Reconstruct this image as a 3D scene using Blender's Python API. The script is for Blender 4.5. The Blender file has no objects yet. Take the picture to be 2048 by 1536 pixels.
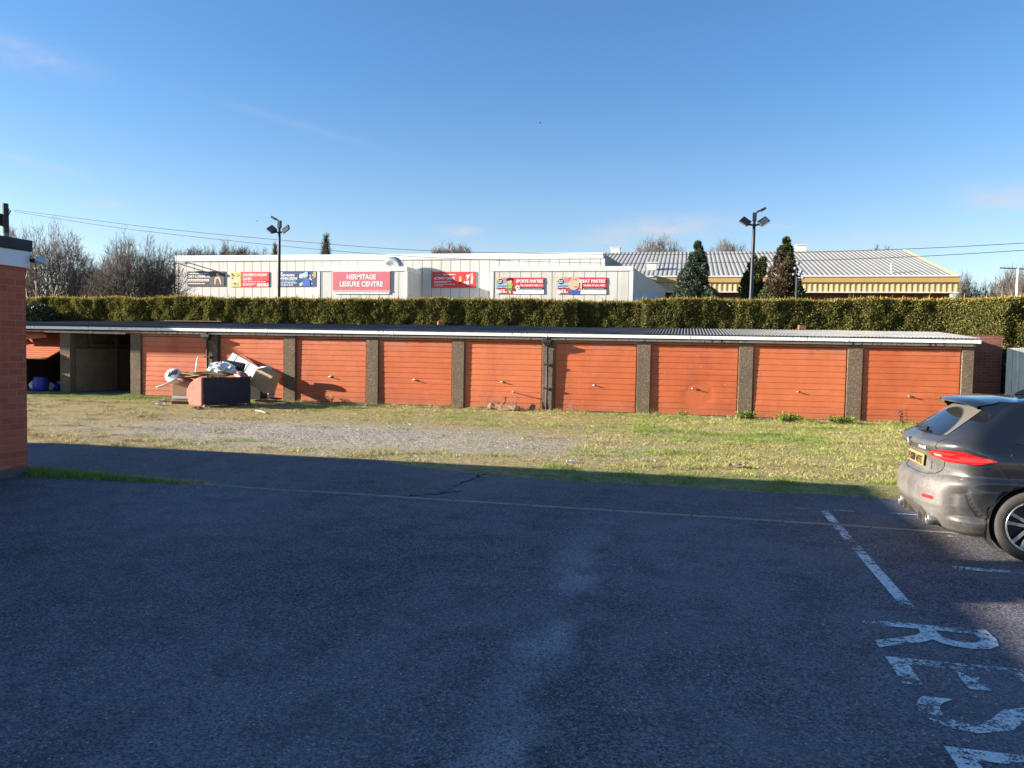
import bpy, bmesh, math, random
import numpy as np
from mathutils import Vector, Matrix, Euler

scene = bpy.context.scene
COL = scene.collection
R = math.radians

# ------------------------------------------------------------------ camera
CAM_H = 1.75
FPX = 1539.0
YAW, PITCH, ROLL = R(12.5836), R(2.7042), R(1.0527)
FW = Vector((-math.sin(YAW) * math.cos(PITCH), math.cos(YAW) * math.cos(PITCH), -math.sin(PITCH)))
RT0 = Vector((math.cos(YAW), math.sin(YAW), 0))
UP0 = RT0.cross(FW)
RT = RT0 * math.cos(ROLL) + UP0 * math.sin(ROLL)
UP = -RT0 * math.sin(ROLL) + UP0 * math.cos(ROLL)
cam_data = bpy.data.cameras.new('camera')
cam = bpy.data.objects.new('camera', cam_data)
COL.objects.link(cam)
m = Matrix((RT, UP, -FW)).transposed().to_4x4()
m.translation = Vector((0, 0, CAM_H))
cam.matrix_world = m
cam_data.sensor_width = 36.0
cam_data.lens = 36.0 * FPX / 2048.0
cam_data.clip_end = 3000
cam_data.clip_start = 0.05
scene.camera = cam

# ------------------------------------------------------------------ light
SUN_AZ, SUN_EL = 75.5, 15.3          # where the light travels (degrees from +Y to +X), and its height
world = bpy.data.worlds.new('World')
scene.world = world
world.use_nodes = True
wn, wl = world.node_tree.nodes, world.node_tree.links
wn.clear()
wout = wn.new('ShaderNodeOutputWorld')
wbg = wn.new('ShaderNodeBackground')
sky = wn.new('ShaderNodeTexSky')
sky.sky_type = 'NISHITA'
sky.sun_disc = False
sky.sun_elevation = R(SUN_EL)
sky.sun_rotation = R(SUN_AZ + 180)
sky.air_density = 1.0
sky.dust_density = 0.35
sky.ozone_density = 3.0
sky.altitude = 0
wbg.inputs['Strength'].default_value = 0.070
# sky colour by height, and a few small soft clouds, all by direction
def wnode(kind, **kw):
    n_ = wn.new(kind)
    for k_, v_ in kw.items(): setattr(n_, k_, v_)
    return n_
def wmath(op, a_, b_=None):
    n_ = wnode('ShaderNodeMath', operation=op)
    for i_, q_ in enumerate((a_, b_)):
        if q_ is None: continue
        if isinstance(q_, bpy.types.NodeSocket): wl.new(q_, n_.inputs[i_])
        else: n_.inputs[i_].default_value = q_
    return n_.outputs[0]
tc = wnode('ShaderNodeTexCoord'); dirv = tc.outputs['Generated']
sep = wnode('ShaderNodeSeparateXYZ'); wl.new(dirv, sep.inputs[0])
lowr = wnode('ShaderNodeMapRange', interpolation_type='SMOOTHSTEP')
for k_, v_ in (('From Min', .0), ('From Max', .36), ('To Min', 0.0), ('To Max', 1.0)): lowr.inputs[k_].default_value = v_
wl.new(sep.outputs['Z'], lowr.inputs['Value'])
tcol = wnode('ShaderNodeMix', data_type='RGBA')
tcol.inputs['A'].default_value = (1.06, 0.95, 0.93, 1); tcol.inputs['B'].default_value = (0.60, 0.81, 0.98, 1)
wl.new(lowr.outputs[0], tcol.inputs['Factor'])
tint = wnode('ShaderNodeMix', data_type='RGBA', blend_type='MULTIPLY'); tint.inputs['Factor'].default_value = 1
wl.new(sky.outputs[0], tint.inputs['A']); wl.new(tcol.outputs['Result'], tint.inputs['B'])
mp = wnode('ShaderNodeMapping'); mp.inputs['Scale'].default_value = (14, 14, 34)
nz = wnode('ShaderNodeTexNoise'); nz.inputs['Scale'].default_value = 1.5; nz.inputs['Detail'].default_value = 6; nz.inputs['Roughness'].default_value = .6
wl.new(dirv, mp.inputs['Vector']); wl.new(mp.outputs[0], nz.inputs['Vector'])
def dir_of(px, py): return (FW + RT * ((px - 1024) / FPX) - UP * ((py - 768) / FPX)).normalized()
total = None
for px, py, sx, sy, amp, tilt in ((1320, 458, 105, 20, .85, -.05), (1215, 485, 60, 14, .7, 0), (2030, 396, 70, 20, .8, .1), (925, 463, 42, 9, .65, 0), (205, 406, 30, 7, .55, 0), (40, 105, 80, 22, .40, .1), (70, 325, 75, 6, .35, .18),
        (1740, 482, 150, 13, .45, 0), (1850, 470, 260, 7, .30, -.12), (1550, 455, 170, 5, .28, .02), (800, 490, 400, 12, .22, 0), (600, 250, 240, 7, .10, .2)):
    d0 = dir_of(px, py); tx_ = d0.cross(Vector((0, 0, 1))).normalized(); ty_ = tx_.cross(d0).normalized()
    ax_ = (tx_ * math.cos(tilt) - ty_ * math.sin(tilt)); ay_ = (ty_ * math.cos(tilt) + tx_ * math.sin(tilt))
    def dt_(v_):
        n_ = wnode('ShaderNodeVectorMath', operation='DOT_PRODUCT'); wl.new(dirv, n_.inputs[0]); n_.inputs[1].default_value = v_; return n_.outputs['Value']
    qx_ = wmath('MULTIPLY', dt_(ax_), FPX / sx); qy_ = wmath('MULTIPLY', dt_(ay_), FPX / sy)
    g_ = wmath('ADD', wmath('MULTIPLY', qx_, qx_), wmath('MULTIPLY', qy_, qy_)); g_ = wmath('EXPONENT', wmath('MULTIPLY', g_, -0.9)); g_ = wmath('MULTIPLY', g_, amp)
    g_ = wmath('MULTIPLY', g_, wmath('GREATER_THAN', dt_(d0), 0.0))
    total = g_ if total is None else wmath('MAXIMUM', total, g_)
nr_ = wnode('ShaderNodeMapRange')
for k_, v_ in (('From Min', .34), ('From Max', .66), ('To Min', .15), ('To Max', 1.1)): nr_.inputs[k_].default_value = v_
wl.new(nz.outputs[0], nr_.inputs['Value'])
cloud = wmath('MULTIPLY', total, nr_.outputs[0])
mix = wnode('ShaderNodeMix', data_type='RGBA'); mix.inputs['B'].default_value = (3.0, 3.05, 3.35, 1)
wl.new(cloud, mix.inputs['Factor']); wl.new(tint.outputs['Result'], mix.inputs['A'])
wl.new(mix.outputs['Result'], wbg.inputs['Color']); wl.new(wbg.outputs[0], wout.inputs[0])

sun_data = bpy.data.lights.new('sun', 'SUN')
sun_data.energy = 5.0
sun_data.angle = R(0.53)
sun_data.color = (1.0, 0.90, 0.76)
sun = bpy.data.objects.new('sun', sun_data)
COL.objects.link(sun)
LDIR = Vector((math.sin(R(SUN_AZ)) * math.cos(R(SUN_EL)), math.cos(R(SUN_AZ)) * math.cos(R(SUN_EL)), -math.sin(R(SUN_EL))))
sun.rotation_euler = LDIR.to_track_quat('-Z', 'Y').to_euler()

scene.view_settings.view_transform = 'Standard'
scene.view_settings.look = 'None'
scene.view_settings.exposure = 1.76
scene.view_settings.gamma = 1.0

# ------------------------------------------------------------------ helpers
def ray(x, y):
    return FW + RT * ((x - 1024) / FPX) - UP * ((y - 768) / FPX)
CAMP = Vector((0, 0, CAM_H))
def G(x, y, z=0.0):
    d = ray(x, y); return CAMP + d * ((z - CAM_H) / d.z)
def V(x, y, v):
    d = ray(x, y); return CAMP + d * (v / d.y)
def U(x, y, u):
    d = ray(x, y); return CAMP + d * (u / d.x)

def tag(o, label=None, cat=None, group=None, kind=None):
    if label: o['label'] = label
    if cat: o['category'] = cat
    if group: o['group'] = group
    if kind: o['kind'] = kind
    return o
def empty(name, loc=(0, 0, 0), label=None, cat=None, group=None, rotz=0.0):
    o = bpy.data.objects.new(name, None); COL.objects.link(o)
    o.location = loc; o.rotation_euler = (0, 0, rotz); o.empty_display_size = 0.2
    return tag(o, label, cat, group)
def link(name, me, parent=None):
    o = bpy.data.objects.new(name, me); COL.objects.link(o)
    if parent is not None:
        o.parent = parent
    return o
def copy_tree(o, parent=None):
    c = o.copy(); COL.objects.link(c); c.parent = parent
    for ch in list(o.children):
        copy_tree(ch, c)
    return c

class MB:
    """collects faces; coordinates are local to the parent (parents sit at their own origin)"""
    def __init__(s): s.v = []; s.f = []; s.m = []; s.cur = 0
    def add(s, vs, fs):
        b = len(s.v); s.v += [tuple(p) for p in vs]
        for f in fs: s.f.append([b + i for i in f]); s.m.append(s.cur)
        return s
    def box(s, x0, x1, y0, y1, z0, z1):
        return s.add([(x0, y0, z0), (x1, y0, z0), (x1, y1, z0), (x0, y1, z0), (x0, y0, z1), (x1, y0, z1), (x1, y1, z1), (x0, y1, z1)],
                     [(0, 3, 2, 1), (4, 5, 6, 7), (0, 1, 5, 4), (1, 2, 6, 5), (2, 3, 7, 6), (3, 0, 4, 7)])
    def obox(s, c, size, rot=(0, 0, 0)):
        M = Euler(rot).to_matrix(); c = Vector(c); hx, hy, hz = [k / 2 for k in size]
        P = [c + M @ Vector((a * hx, b * hy, d * hz)) for a, b, d in
             [(-1, -1, -1), (1, -1, -1), (1, 1, -1), (-1, 1, -1), (-1, -1, 1), (1, -1, 1), (1, 1, 1), (-1, 1, 1)]]
        return s.add(P, [(0, 3, 2, 1), (4, 5, 6, 7), (0, 1, 5, 4), (1, 2, 6, 5), (2, 3, 7, 6), (3, 0, 4, 7)])
    def prism(s, poly, d):
        """planar polygon (list of 3-D points) thickened along vector d"""
        n = len(poly); P = [Vector(p) for p in poly]; Q = [p + Vector(d) for p in P]
        fs = [tuple(range(n)), tuple(range(2 * n - 1, n - 1, -1))]
        for i in range(n):
            j = (i + 1) % n; fs.append((i, i + n, j + n, j))
        return s.add(P + Q, fs)
    def tube(s, pts, rads, n=8, cap=True):
        pts = [Vector(p) for p in pts]
        if not hasattr(rads, '__len__'): rads = [rads] * len(pts)
        rings = []; ref = None
        for i, p in enumerate(pts):
            t = (pts[min(i + 1, len(pts) - 1)] - pts[max(i - 1, 0)]).normalized()
            if ref is None:
                ref = t.orthogonal().normalized()
            a = (ref - t * ref.dot(t))
            a = a.normalized() if a.length > 1e-6 else t.orthogonal().normalized()
            ref = a; b = t.cross(a)
            rings.append([p + (a * math.cos(2 * math.pi * k / n) + b * math.sin(2 * math.pi * k / n)) * rads[i] for k in range(n)])
        vs = [q for r in rings for q in r]; fs = []
        for i in range(len(pts) - 1):
            for k in range(n):
                fs.append((i * n + k, i * n + (k + 1) % n, (i + 1) * n + (k + 1) % n, (i + 1) * n + k))
        if cap: fs += [tuple(range(n - 1, -1, -1)), tuple(range((len(pts) - 1) * n, len(pts) * n))]
        return s.add(vs, fs)
    def lathe(s, prof, n=24, axis='z', c=(0, 0, 0), close=False):
        """profile of (radius, height)"""
        vs = []; fs = []; c = Vector(c); k = len(prof)
        for i in range(n):
            a = 2 * math.pi * i / n
            for r, h in prof:
                if axis == 'z': p = Vector((r * math.cos(a), r * math.sin(a), h))
                elif axis == 'y': p = Vector((r * math.cos(a), h, r * math.sin(a)))
                else: p = Vector((h, r * math.cos(a), r * math.sin(a)))
                vs.append(c + p)
        for i in range(n):
            for j in range(k - 1 + (1 if close else 0)):
                a, b = i * k + j, i * k + (j + 1) % k
                fs.append((a, b, ((i + 1) % n) * k + (j + 1) % k, ((i + 1) % n) * k + j))
        return s.add(vs, fs)
    def grid(s, rows):
        """rows of equal-length point lists"""
        n = len(rows[0]); vs = [p for r in rows for p in r]
        fs = [(i * n + j, i * n + j + 1, (i + 1) * n + j + 1, (i + 1) * n + j) for i in range(len(rows) - 1) for j in range(n - 1)]
        return s.add(vs, fs)
    def build(s, name, mats, parent=None, smooth=False, bevel=0.0, seg=2):
        me = bpy.data.meshes.new(name); me.from_pydata(s.v, [], s.f)
        if not isinstance(mats, (list, tuple)): mats = [mats]
        for mm in mats: me.materials.append(mm)
        if len(mats) > 1: me.polygons.foreach_set('material_index', s.m)
        bm = bmesh.new(); bm.from_mesh(me); bmesh.ops.recalc_face_normals(bm, faces=bm.faces); bm.to_mesh(me); bm.free()
        if smooth: me.polygons.foreach_set('use_smooth', [True] * len(me.polygons))
        o = link(name, me, parent)
        if bevel > 0:
            b = o.modifiers.new('bevel', 'BEVEL'); b.width = bevel; b.segments = seg; b.limit_method = 'ANGLE'; b.angle_limit = R(40)
        return o

def np_mesh(name, verts, k, mat, parent=None, smooth=False):
    """verts: (N*k,3) array, every k consecutive vertices are one face"""
    verts = np.asarray(verts, np.float32).reshape(-1, 3); nf = len(verts) // k
    me = bpy.data.meshes.new(name)
    me.vertices.add(len(verts)); me.vertices.foreach_set('co', verts.ravel())
    me.loops.add(nf * k); me.loops.foreach_set('vertex_index', np.arange(nf * k, dtype=np.int32))
    me.polygons.add(nf); me.polygons.foreach_set('loop_start', np.arange(0, nf * k, k, dtype=np.int32))
    me.update(calc_edges=True); me.validate()
    for mm in (mat if isinstance(mat, (list, tuple)) else [mat]): me.materials.append(mm)
    return link(name, me, parent)
def np_idx(name, verts, faces, mat, parent=None, smooth=False):
    verts = np.asarray(verts, np.float32); faces = np.asarray(faces, np.int32); nf, k = faces.shape
    me = bpy.data.meshes.new(name)
    me.vertices.add(len(verts)); me.vertices.foreach_set('co', verts.ravel())
    me.loops.add(nf * k); me.loops.foreach_set('vertex_index', faces.ravel())
    me.polygons.add(nf); me.polygons.foreach_set('loop_start', np.arange(0, nf * k, k, dtype=np.int32))
    me.update(calc_edges=True); me.validate()
    me.materials.append(mat)
    if smooth: me.polygons.foreach_set('use_smooth', [True] * nf)
    return link(name, me, parent)

def vnoise(x, y, seed=0):
    """smooth value noise, numpy"""
    x = np.asarray(x, float); y = np.asarray(y, float)
    xi = np.floor(x).astype(int); yi = np.floor(y).astype(int); xf = x - xi; yf = y - yi
    def h(a, b):
        n = (a * 374761393 + b * 668265263 + seed * 974711) & 0x7fffffff
        n = ((n ^ (n >> 13)) * 1274126177) & 0x7fffffff
        return ((n ^ (n >> 16)) & 0xffff) / 65535.0
    u = xf * xf * (3 - 2 * xf); w = yf * yf * (3 - 2 * yf)
    return (h(xi, yi) * (1 - u) + h(xi + 1, yi) * u) * (1 - w) + (h(xi, yi + 1) * (1 - u) + h(xi + 1, yi + 1) * u) * w
def fbm(x, y, seed=0, o=4):
    a = 0; t = 0; g = 1.0
    for k in range(o):
        a = a + g * vnoise(np.asarray(x) * 2 ** k, np.asarray(y) * 2 ** k, seed + k * 17); t += g; g *= .5
    return a / t

# ------------------------------------------------------------------ materials
class NT:
    """small wrapper for node trees"""
    def __init__(s, name):
        s.mat = bpy.data.materials.new(name); s.mat.use_nodes = True
        s.n = s.mat.node_tree.nodes; s.l = s.mat.node_tree.links
        s.b = s.n['Principled BSDF']; s.out = s.n['Material Output']
        s.co = s.n.new('ShaderNodeTexCoord')
    def lk(s, a, b): s.l.new(a, b)
    def noise(s, scale, detail=4, rough=.55, coord='Object', sc=None, w=None):
        t = s.n.new('ShaderNodeTexNoise'); t.inputs['Scale'].default_value = scale; t.inputs['Detail'].default_value = detail
        t.inputs['Roughness'].default_value = rough
        s.lk(s.map(coord, sc), t.inputs['Vector']); return t.outputs[0]
    def map(s, coord='Object', sc=None):
        if coord == 'World':
            g = s.n.new('ShaderNodeNewGeometry'); o = g.outputs['Position']
        else: o = s.co.outputs[coord]
        if sc is None: return o
        mpn = s.n.new('ShaderNodeMapping'); mpn.inputs['Scale'].default_value = sc; s.lk(o, mpn.inputs['Vector']); return mpn.outputs[0]
    def vor(s, scale, feature='F1', coord='Object', sc=None, rnd=1.0, out='Distance'):
        t = s.n.new('ShaderNodeTexVoronoi'); t.feature = feature; t.inputs['Scale'].default_value = scale
        t.inputs['Randomness'].default_value = rnd
        s.lk(s.map(coord, sc), t.inputs['Vector']); return t.outputs[out]
    def ramp(s, fac, stops):
        r = s.n.new('ShaderNodeValToRGB'); e = r.color_ramp.elements
        while len(e) < len(stops): e.new(0.5)
        for k, (p, c) in enumerate(stops):
            e[k].position = p; e[k].color = (c[0], c[1], c[2], 1) if hasattr(c, '__len__') else (c, c, c, 1)
        s.lk(fac, r.inputs[0]); return r.outputs[0]
    def mix(s, fac, a, b, mode='MIX'):
        q = s.n.new('ShaderNodeMix'); q.data_type = 'RGBA'; q.blend_type = mode
        for sock, val in (('Factor', fac), ('A', a), ('B', b)):
            if hasattr(val, 'is_output') or isinstance(val, bpy.types.NodeSocket): s.lk(val, q.inputs[sock])
            elif sock == 'Factor': q.inputs[sock].default_value = val
            else: q.inputs[sock].default_value = (val[0], val[1], val[2], 1)
        return q.outputs['Result']
    def math(s, op, a, b=None, c=None, clamp=False):
        q = s.n.new('ShaderNodeMath'); q.operation = op; q.use_clamp = clamp
        for i, val in enumerate((a, b, c)):
            if val is None: continue
            if isinstance(val, bpy.types.NodeSocket): s.lk(val, q.inputs[i])
            else: q.inputs[i].default_value = val
        return q.outputs[0]
    def xyz(s, coord='Object'):
        q = s.n.new('ShaderNodeSeparateXYZ'); s.lk(s.map(coord), q.inputs[0]); return q.outputs
    def range(s, v, a, b, c=0.0, d=1.0, smooth=False):
        q = s.n.new('ShaderNodeMapRange'); q.clamp = True
        if smooth: q.interpolation_type = 'SMOOTHSTEP'
        for k, val in (('From Min', a), ('From Max', b), ('To Min', c), ('To Max', d)): q.inputs[k].default_value = val
        s.lk(v, q.inputs['Value']); return q.outputs[0]
    def bump(s, h, strength=.3, dist=.01):
        q = s.n.new('ShaderNodeBump'); q.inputs['Strength'].default_value = strength; q.inputs['Distance'].default_value = dist
        s.lk(h, q.inputs['Height']); s.lk(q.outputs[0], s.b.inputs['Normal']); return q
    def set(s, col=None, rough=None, metal=None, spec=None, coat=None):
        for key, val in (('Base Color', col), ('Roughness', rough), ('Metallic', metal), ('Specular IOR Level', spec), ('Coat Weight', coat)):
            if val is None: continue
            if isinstance(val, bpy.types.NodeSocket): s.lk(val, s.b.inputs[key])
            elif key == 'Base Color': s.b.inputs[key].default_value = (val[0], val[1], val[2], 1)
            else: s.b.inputs[key].default_value = val
        return s
    def rand(s):
        q = s.n.new('ShaderNodeNewGeometry'); return q.outputs['Random Per Island']
    def orand(s):
        q = s.n.new('ShaderNodeObjectInfo'); return q.outputs['Random']

def plain(name, col, rough=.7, var=.25, scale=6, metal=0.0, bump=0.0, spec=.4, coord='Object'):
    """a base colour broken up by two sizes of noise"""
    t = NT(name)
    n1 = t.noise(scale, 5, .6, coord); n2 = t.noise(scale * 9, 3, .6, coord)
    lo = [c * (1 - var) for c in col]; hi = [min(1, c * (1 + var * .7)) for c in col]
    c1 = t.ramp(n1, [(.3, lo), (.7, hi)])
    c2 = t.mix(.35, c1, t.ramp(n2, [(.3, lo), (.7, hi)]))
    t.set(c2, rough, metal, spec)
    if bump: t.bump(n2, bump, .01)
    return t.mat
def leafy(name, stops, rough=.6, trans=.25):
    t = NT(name); c = t.ramp(t.rand(), stops)
    n = t.noise(1.3, 3, .6, 'World'); c = t.mix(t.range(n, .45, .75, 0, .35), c, [k * 1.0 for k in stops[0][1]])
    t.set(c, rough, 0, .25)
    if trans:
        tr = t.n.new('ShaderNodeBsdfTranslucent'); t.lk(c, tr.inputs['Color'])
        ms = t.n.new('ShaderNodeMixShader'); ms.inputs[0].default_value = trans
        t.lk(t.b.outputs[0], ms.inputs[1]); t.lk(tr.outputs[0], ms.inputs[2]); t.lk(ms.outputs[0], t.out.inputs[0])
    return t.mat

def text_mesh(body, size, align='LEFT', squeeze=1.0, spacing=1.0, bold=0.0):
    c = bpy.data.curves.new('lettering', 'FONT'); c.body = body; c.size = size; c.align_x = align; c.space_character = spacing
    c.offset = bold; c.resolution_u = 3
    o = bpy.data.objects.new('lettering', c); COL.objects.link(o)
    dg = bpy.context.evaluated_depsgraph_get(); me = bpy.data.meshes.new_from_object(o.evaluated_get(dg))
    bpy.data.objects.remove(o); bpy.data.curves.remove(c)
    for v in me.vertices: v.co.x *= squeeze
    return me
def lettering(name, body, size, mat, origin, xdir, ydir, parent=None, align='LEFT', squeeze=1.0, spacing=1.0, width=None, bold=0.0):
    """flat letters lying in the plane of xdir, ydir"""
    me = text_mesh(body, size, align, squeeze, spacing, bold)
    xs = [v.co.x for v in me.vertices]
    k = (width / (max(xs) - min(xs))) if width else 1.0
    x0 = min(xs) if align == 'LEFT' else 0
    xd, yd, og = Vector(xdir).normalized(), Vector(ydir).normalized(), Vector(origin)
    for v in me.vertices: v.co = og + xd * ((v.co.x - x0) * k) + yd * v.co.y
    me.name = name; me.materials.clear(); me.materials.append(mat)
    return link(name, me, parent)
# ================================================================== ground
def mat_ground():
    t = NT('verge_ground')
    x, y, z = t.xyz('World')[:3]
    n1 = t.noise(.9, 5, .6, 'World', (1, 1.6, 1)); n2 = t.noise(7, 5, .65, 'World'); n3 = t.noise(60, 3, .6, 'World')
    gv = t.vor(34, 'F1', 'World', out='Color')
    gq = t.n.new('ShaderNodeSeparateColor'); t.lk(gv, gq.inputs[0])
    gravel = t.ramp(gq.outputs[0], [(0, (.14, .118, .095)), (.5, (.31, .275, .23)), (.9, (.46, .415, .35)), (1, (.7, .65, .57))])
    mud = t.ramp(n2, [(.3, (.15, .105, .06)), (.7, (.34, .26, .16))])
    moss = t.ramp(n3, [(.25, (.18, .145, .045)), (.75, (.48, .38, .12))])
    soil = t.mix(t.range(n2, .42, .6), mud, moss)
    # where the loose stone shows: a long patch between the tarmac and the garages
    du = t.math('MULTIPLY', t.math('ADD', x, 6.6), .155); dv = t.math('MULTIPLY', t.math('ADD', y, -13.7), .37)
    r2 = t.math('ADD', t.math('MULTIPLY', du, du), t.math('MULTIPLY', dv, dv))
    m1 = t.range(t.math('ADD', r2, t.math('MULTIPLY', t.math('ADD', n1, n2), 1.0)), 2.2, .9, 0, 1, True)
    m2 = t.math('MULTIPLY', m1, t.range(n2, .32, .55, .35, 1))
    far = t.range(y, 27, 30)
    c = t.mix(m2, soil, gravel)
    c = t.mix(far, c, (.10, .12, .05))
    t.set(c, .95, 0, .2)
    t.bump(t.math('ADD', gq.outputs[1], n2), .5, .02)
    return t.mat
def mat_tarmac(name, lo, hi, streak=True):
    t = NT(name)
    x, y, z = t.xyz('World')[:3]
    v = t.vor(98, 'F1', 'World', out='Color'); sc = t.n.new('ShaderNodeSeparateColor'); t.lk(v, sc.inputs[0])
    big = t.noise(.45, 4, .6, 'World', (1, .55, 1)); mid = t.noise(2.6, 5, .6, 'World'); fine = t.noise(45, 4, .7, 'World')
    c = t.ramp(t.math('ADD', t.math('MULTIPLY', fine, .40), t.math('MULTIPLY', sc.outputs[0], .62)), [(.18, lo), (.5, [(a_ * .6 + b_ * .4) * .8 for a_, b_ in zip(lo, hi)]), (.82, hi)])
    c = t.mix(t.math('MULTIPLY', t.range(big, .42, .62, 0, .5), t.range(sc.outputs[2], .2, .9, .2, 1)), c, [k * 1.15 for k in hi])
    c = t.mix(t.range(mid, .46, .70, 0, .38), c, [k * .7 for k in lo])
    # single pale chippings
    v2 = t.vor(38, 'F1', 'World', out='Distance'); v3 = t.vor(38, 'F1', 'World', out='Color'); s3 = t.n.new('ShaderNodeSeparateColor'); t.lk(v3, s3.inputs[0])
    chip = t.math('MULTIPLY', t.math('LESS_THAN', v2, .22), t.math('GREATER_THAN', s3.outputs[0], .90))
    c = t.mix(chip, c, (.42, .42, .40))
    if streak:
        # worn pale track running away from the camera
        w = t.math('ADD', x, t.math('MULTIPLY', t.math('ADD', mid, -.5), .5))
        w = t.math('ADD', w, t.math('MULTIPLY', t.math('ADD', y, -5.0), .028))
        line = t.range(t.math('ABSOLUTE', t.math('ADD', w, .77)), .27, .02, 0, 1, True)
        part = t.math('MULTIPLY', line, t.range(t.noise(1.1, 3, .5, 'World', (1, .8, 1)), .38, .6))
        part = t.math('MULTIPLY', part, t.range(y, 8.0, 6.6))
        c = t.mix(t.math('MULTIPLY', part, t.range(sc.outputs[2], .15, .85, .15, 1.0)), c, (.36, .365, .39))
        old = t.math('MULTIPLY', t.range(t.noise(.8, 3, .5, 'World'), .5, .62), t.range(x, -2.5, -.2, 0, .3))
        c = t.mix(old, c, (.20, .205, .22))
    t.set(c, .82, 0, .35)
    t.bump(t.math('ADD', t.math('MULTIPLY', sc.outputs[1], .6), fine), .9, .012)
    return t.mat

def sheet(name, poly, z, mat, parent=None):
    me = bpy.data.meshes.new(name)
    bm = bmesh.new(); f = bm.faces.new([bm.verts.new((p[0], p[1], z)) for p in poly]); f.normal_update()
    if f.normal.z < 0: f.normal_flip()
    bmesh.ops.triangulate(bm, faces=bm.faces); bm.to_mesh(me); bm.free(); me.materials.append(mat)
    return link(name, me, parent)

M_GROUND = mat_ground()
ground = tag(sheet('ground', [(-900, -300), (900, -300), (900, 1500), (-900, 1500)], 0.0, M_GROUND), kind='structure')
M_TAR = mat_tarmac('car_park_tarmac', (.021, .0195, .023), (.245, .230, .262))
M_LANE = mat_tarmac('lane_tarmac', (.036, .034, .037), (.225, .214, .226), False)
random.seed(5)
def lane_edge(u):
    a = 10.86 if u < -4.6 else (10.86 - (u + 4.6) * .36 if u < -2.3 else 10.02)
    return a + .16 * (fbm(u * 1.7, 3.1, 4) - .5) + .05 * (fbm(u * 9, 1.3, 8) - .5) * 2
EDGE_U = [-60 + 2 * k for k in range(24)] + [-12.0 + .12 * k for k in range(190)] + [11, 14, 20, 40]
car_park = tag(sheet('car_park', [(-60, -40), (40, -40), (40, 8.27), (-60, 8.27)], .010, M_TAR), kind='structure')
lane = tag(sheet('lane', [(-60, 8.27), (40, 8.27)] + [(u, float(lane_edge(u))) for u in reversed(EDGE_U)], .006, M_LANE), kind='structure')
# cracks in the old lane
M_CRACK = plain('crack_dirt', (.018, .019, .022), .95, .4, 20)
def crack(pts, w, seed):
    rnd = random.Random(seed); P = []
    for a, b in zip(pts[:-1], pts[1:]):
        for k in range(7):
            q = Vector(a).lerp(Vector(b), k / 7); q += Vector((rnd.uniform(-.05, .05), rnd.uniform(-.05, .05), 0)); P.append(q)
    P.append(Vector(pts[-1])); top = []; bot = []
    for i, p in enumerate(P):
        ww = w * rnd.uniform(.4, 1.1) * (1 - .6 * i / len(P))
        top.append((p.x, p.y + ww, .0095)); bot.append((p.x, p.y - ww, .0095))
    MB().grid([bot, top]).build('crack', M_CRACK, lane)
crack([G(930, 982).xy.to_3d(), G(860, 990).xy.to_3d(), G(780, 996).xy.to_3d(), G(690, 996).xy.to_3d()], .035, 1)
crack([G(965, 950).xy.to_3d(), G(940, 960).xy.to_3d(), G(915, 972).xy.to_3d(), G(880, 986).xy.to_3d()], .055, 2)
crack([G(760, 962).xy.to_3d(), G(720, 968).xy.to_3d(), G(690, 966).xy.to_3d()], .02, 3)

# concrete edging between car park and lane, laid in short lengths
M_EDGE = plain('edging_concrete', (.30, .275, .24), .9, .35, 9)
ed = MB(); u = -5.95; rnd = random.Random(3)
while u < 10:
    ln = rnd.uniform(.75, .98)
    if not (-2.95 < u + ln / 2 < -2.3):
        ed.obox((u + ln / 2, 8.27 + rnd.uniform(-.006, .006), .004 + rnd.uniform(-.003, .003)), (ln - .02, .045, .032), (0, 0, rnd.uniform(-.006, .006)))
    u += ln
tag(ed.build('edging_strip', M_EDGE, None, bevel=.004), kind='structure')

# worn white paint
def mat_paint():
    t = NT('worn_white_paint')
    n = t.noise(26, 4, .75, 'World'); n2 = t.noise(2.3, 3, .5, 'World'); n3 = t.noise(90, 2, .6, 'World')
    k = t.math('ADD', t.math('MULTIPLY', n, .6), t.math('ADD', t.math('MULTIPLY', n3, .4), t.math('MULTIPLY', n2, .5)))
    mask = t.range(k, .728, .785)
    t.set(t.ramp(n3, [(.3, (.50, .51, .52)), (.7, (.80, .80, .79))]), .75, 0, .3)
    tr = t.n.new('ShaderNodeBsdfTransparent'); ms = t.n.new('ShaderNodeMixShader')
    t.lk(mask, ms.inputs[0]); t.lk(t.b.outputs[0], ms.inputs[1]); t.lk(tr.outputs[0], ms.inputs[2]); t.lk(ms.outputs[0], t.out.inputs[0])
    return t.mat
M_PAINT = mat_paint()
def stripe(name, x0, y0, x1, y1, parent):
    return MB().add([(x0, y0, .0145), (x1, y0, .0145), (x1, y1, .0145), (x0, y1, .0145)], [(0, 1, 2, 3)]).build(name, M_PAINT, parent)
stripe('bay_line', 1.51, 5.68, 1.60, 8.24, car_park)
stripe('bay_line', 1.51, 8.30, 1.60, 9.05, lane)
stripe('bay_line', 2.20, 6.84, 7.0, 6.93, car_park)
stripe('bay_line', 2.20, 8.06, 2.75, 8.12, car_park)
stripe('bay_line', 1.25, 9.03, 1.42, 9.06, lane); stripe('bay_line', 1.66, 9.04, 1.88, 9.07, lane); stripe('bay_line', 2.24, 9.05, 2.52, 9.09, lane)
lettering('bay_lettering', 'RESERVED', 1.0, M_PAINT, (1.18, 5.36, .0145), (0, -1, 0), (1, 0, 0), car_park, spacing=1.16, width=4.60, bold=.003)
for o in [c for c in car_park.children if c.name.startswith('bay_lettering')]:
    for vtx in o.data.vertices: vtx.co.x = 1.18 + (vtx.co.x - 1.18) * 1.08

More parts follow.
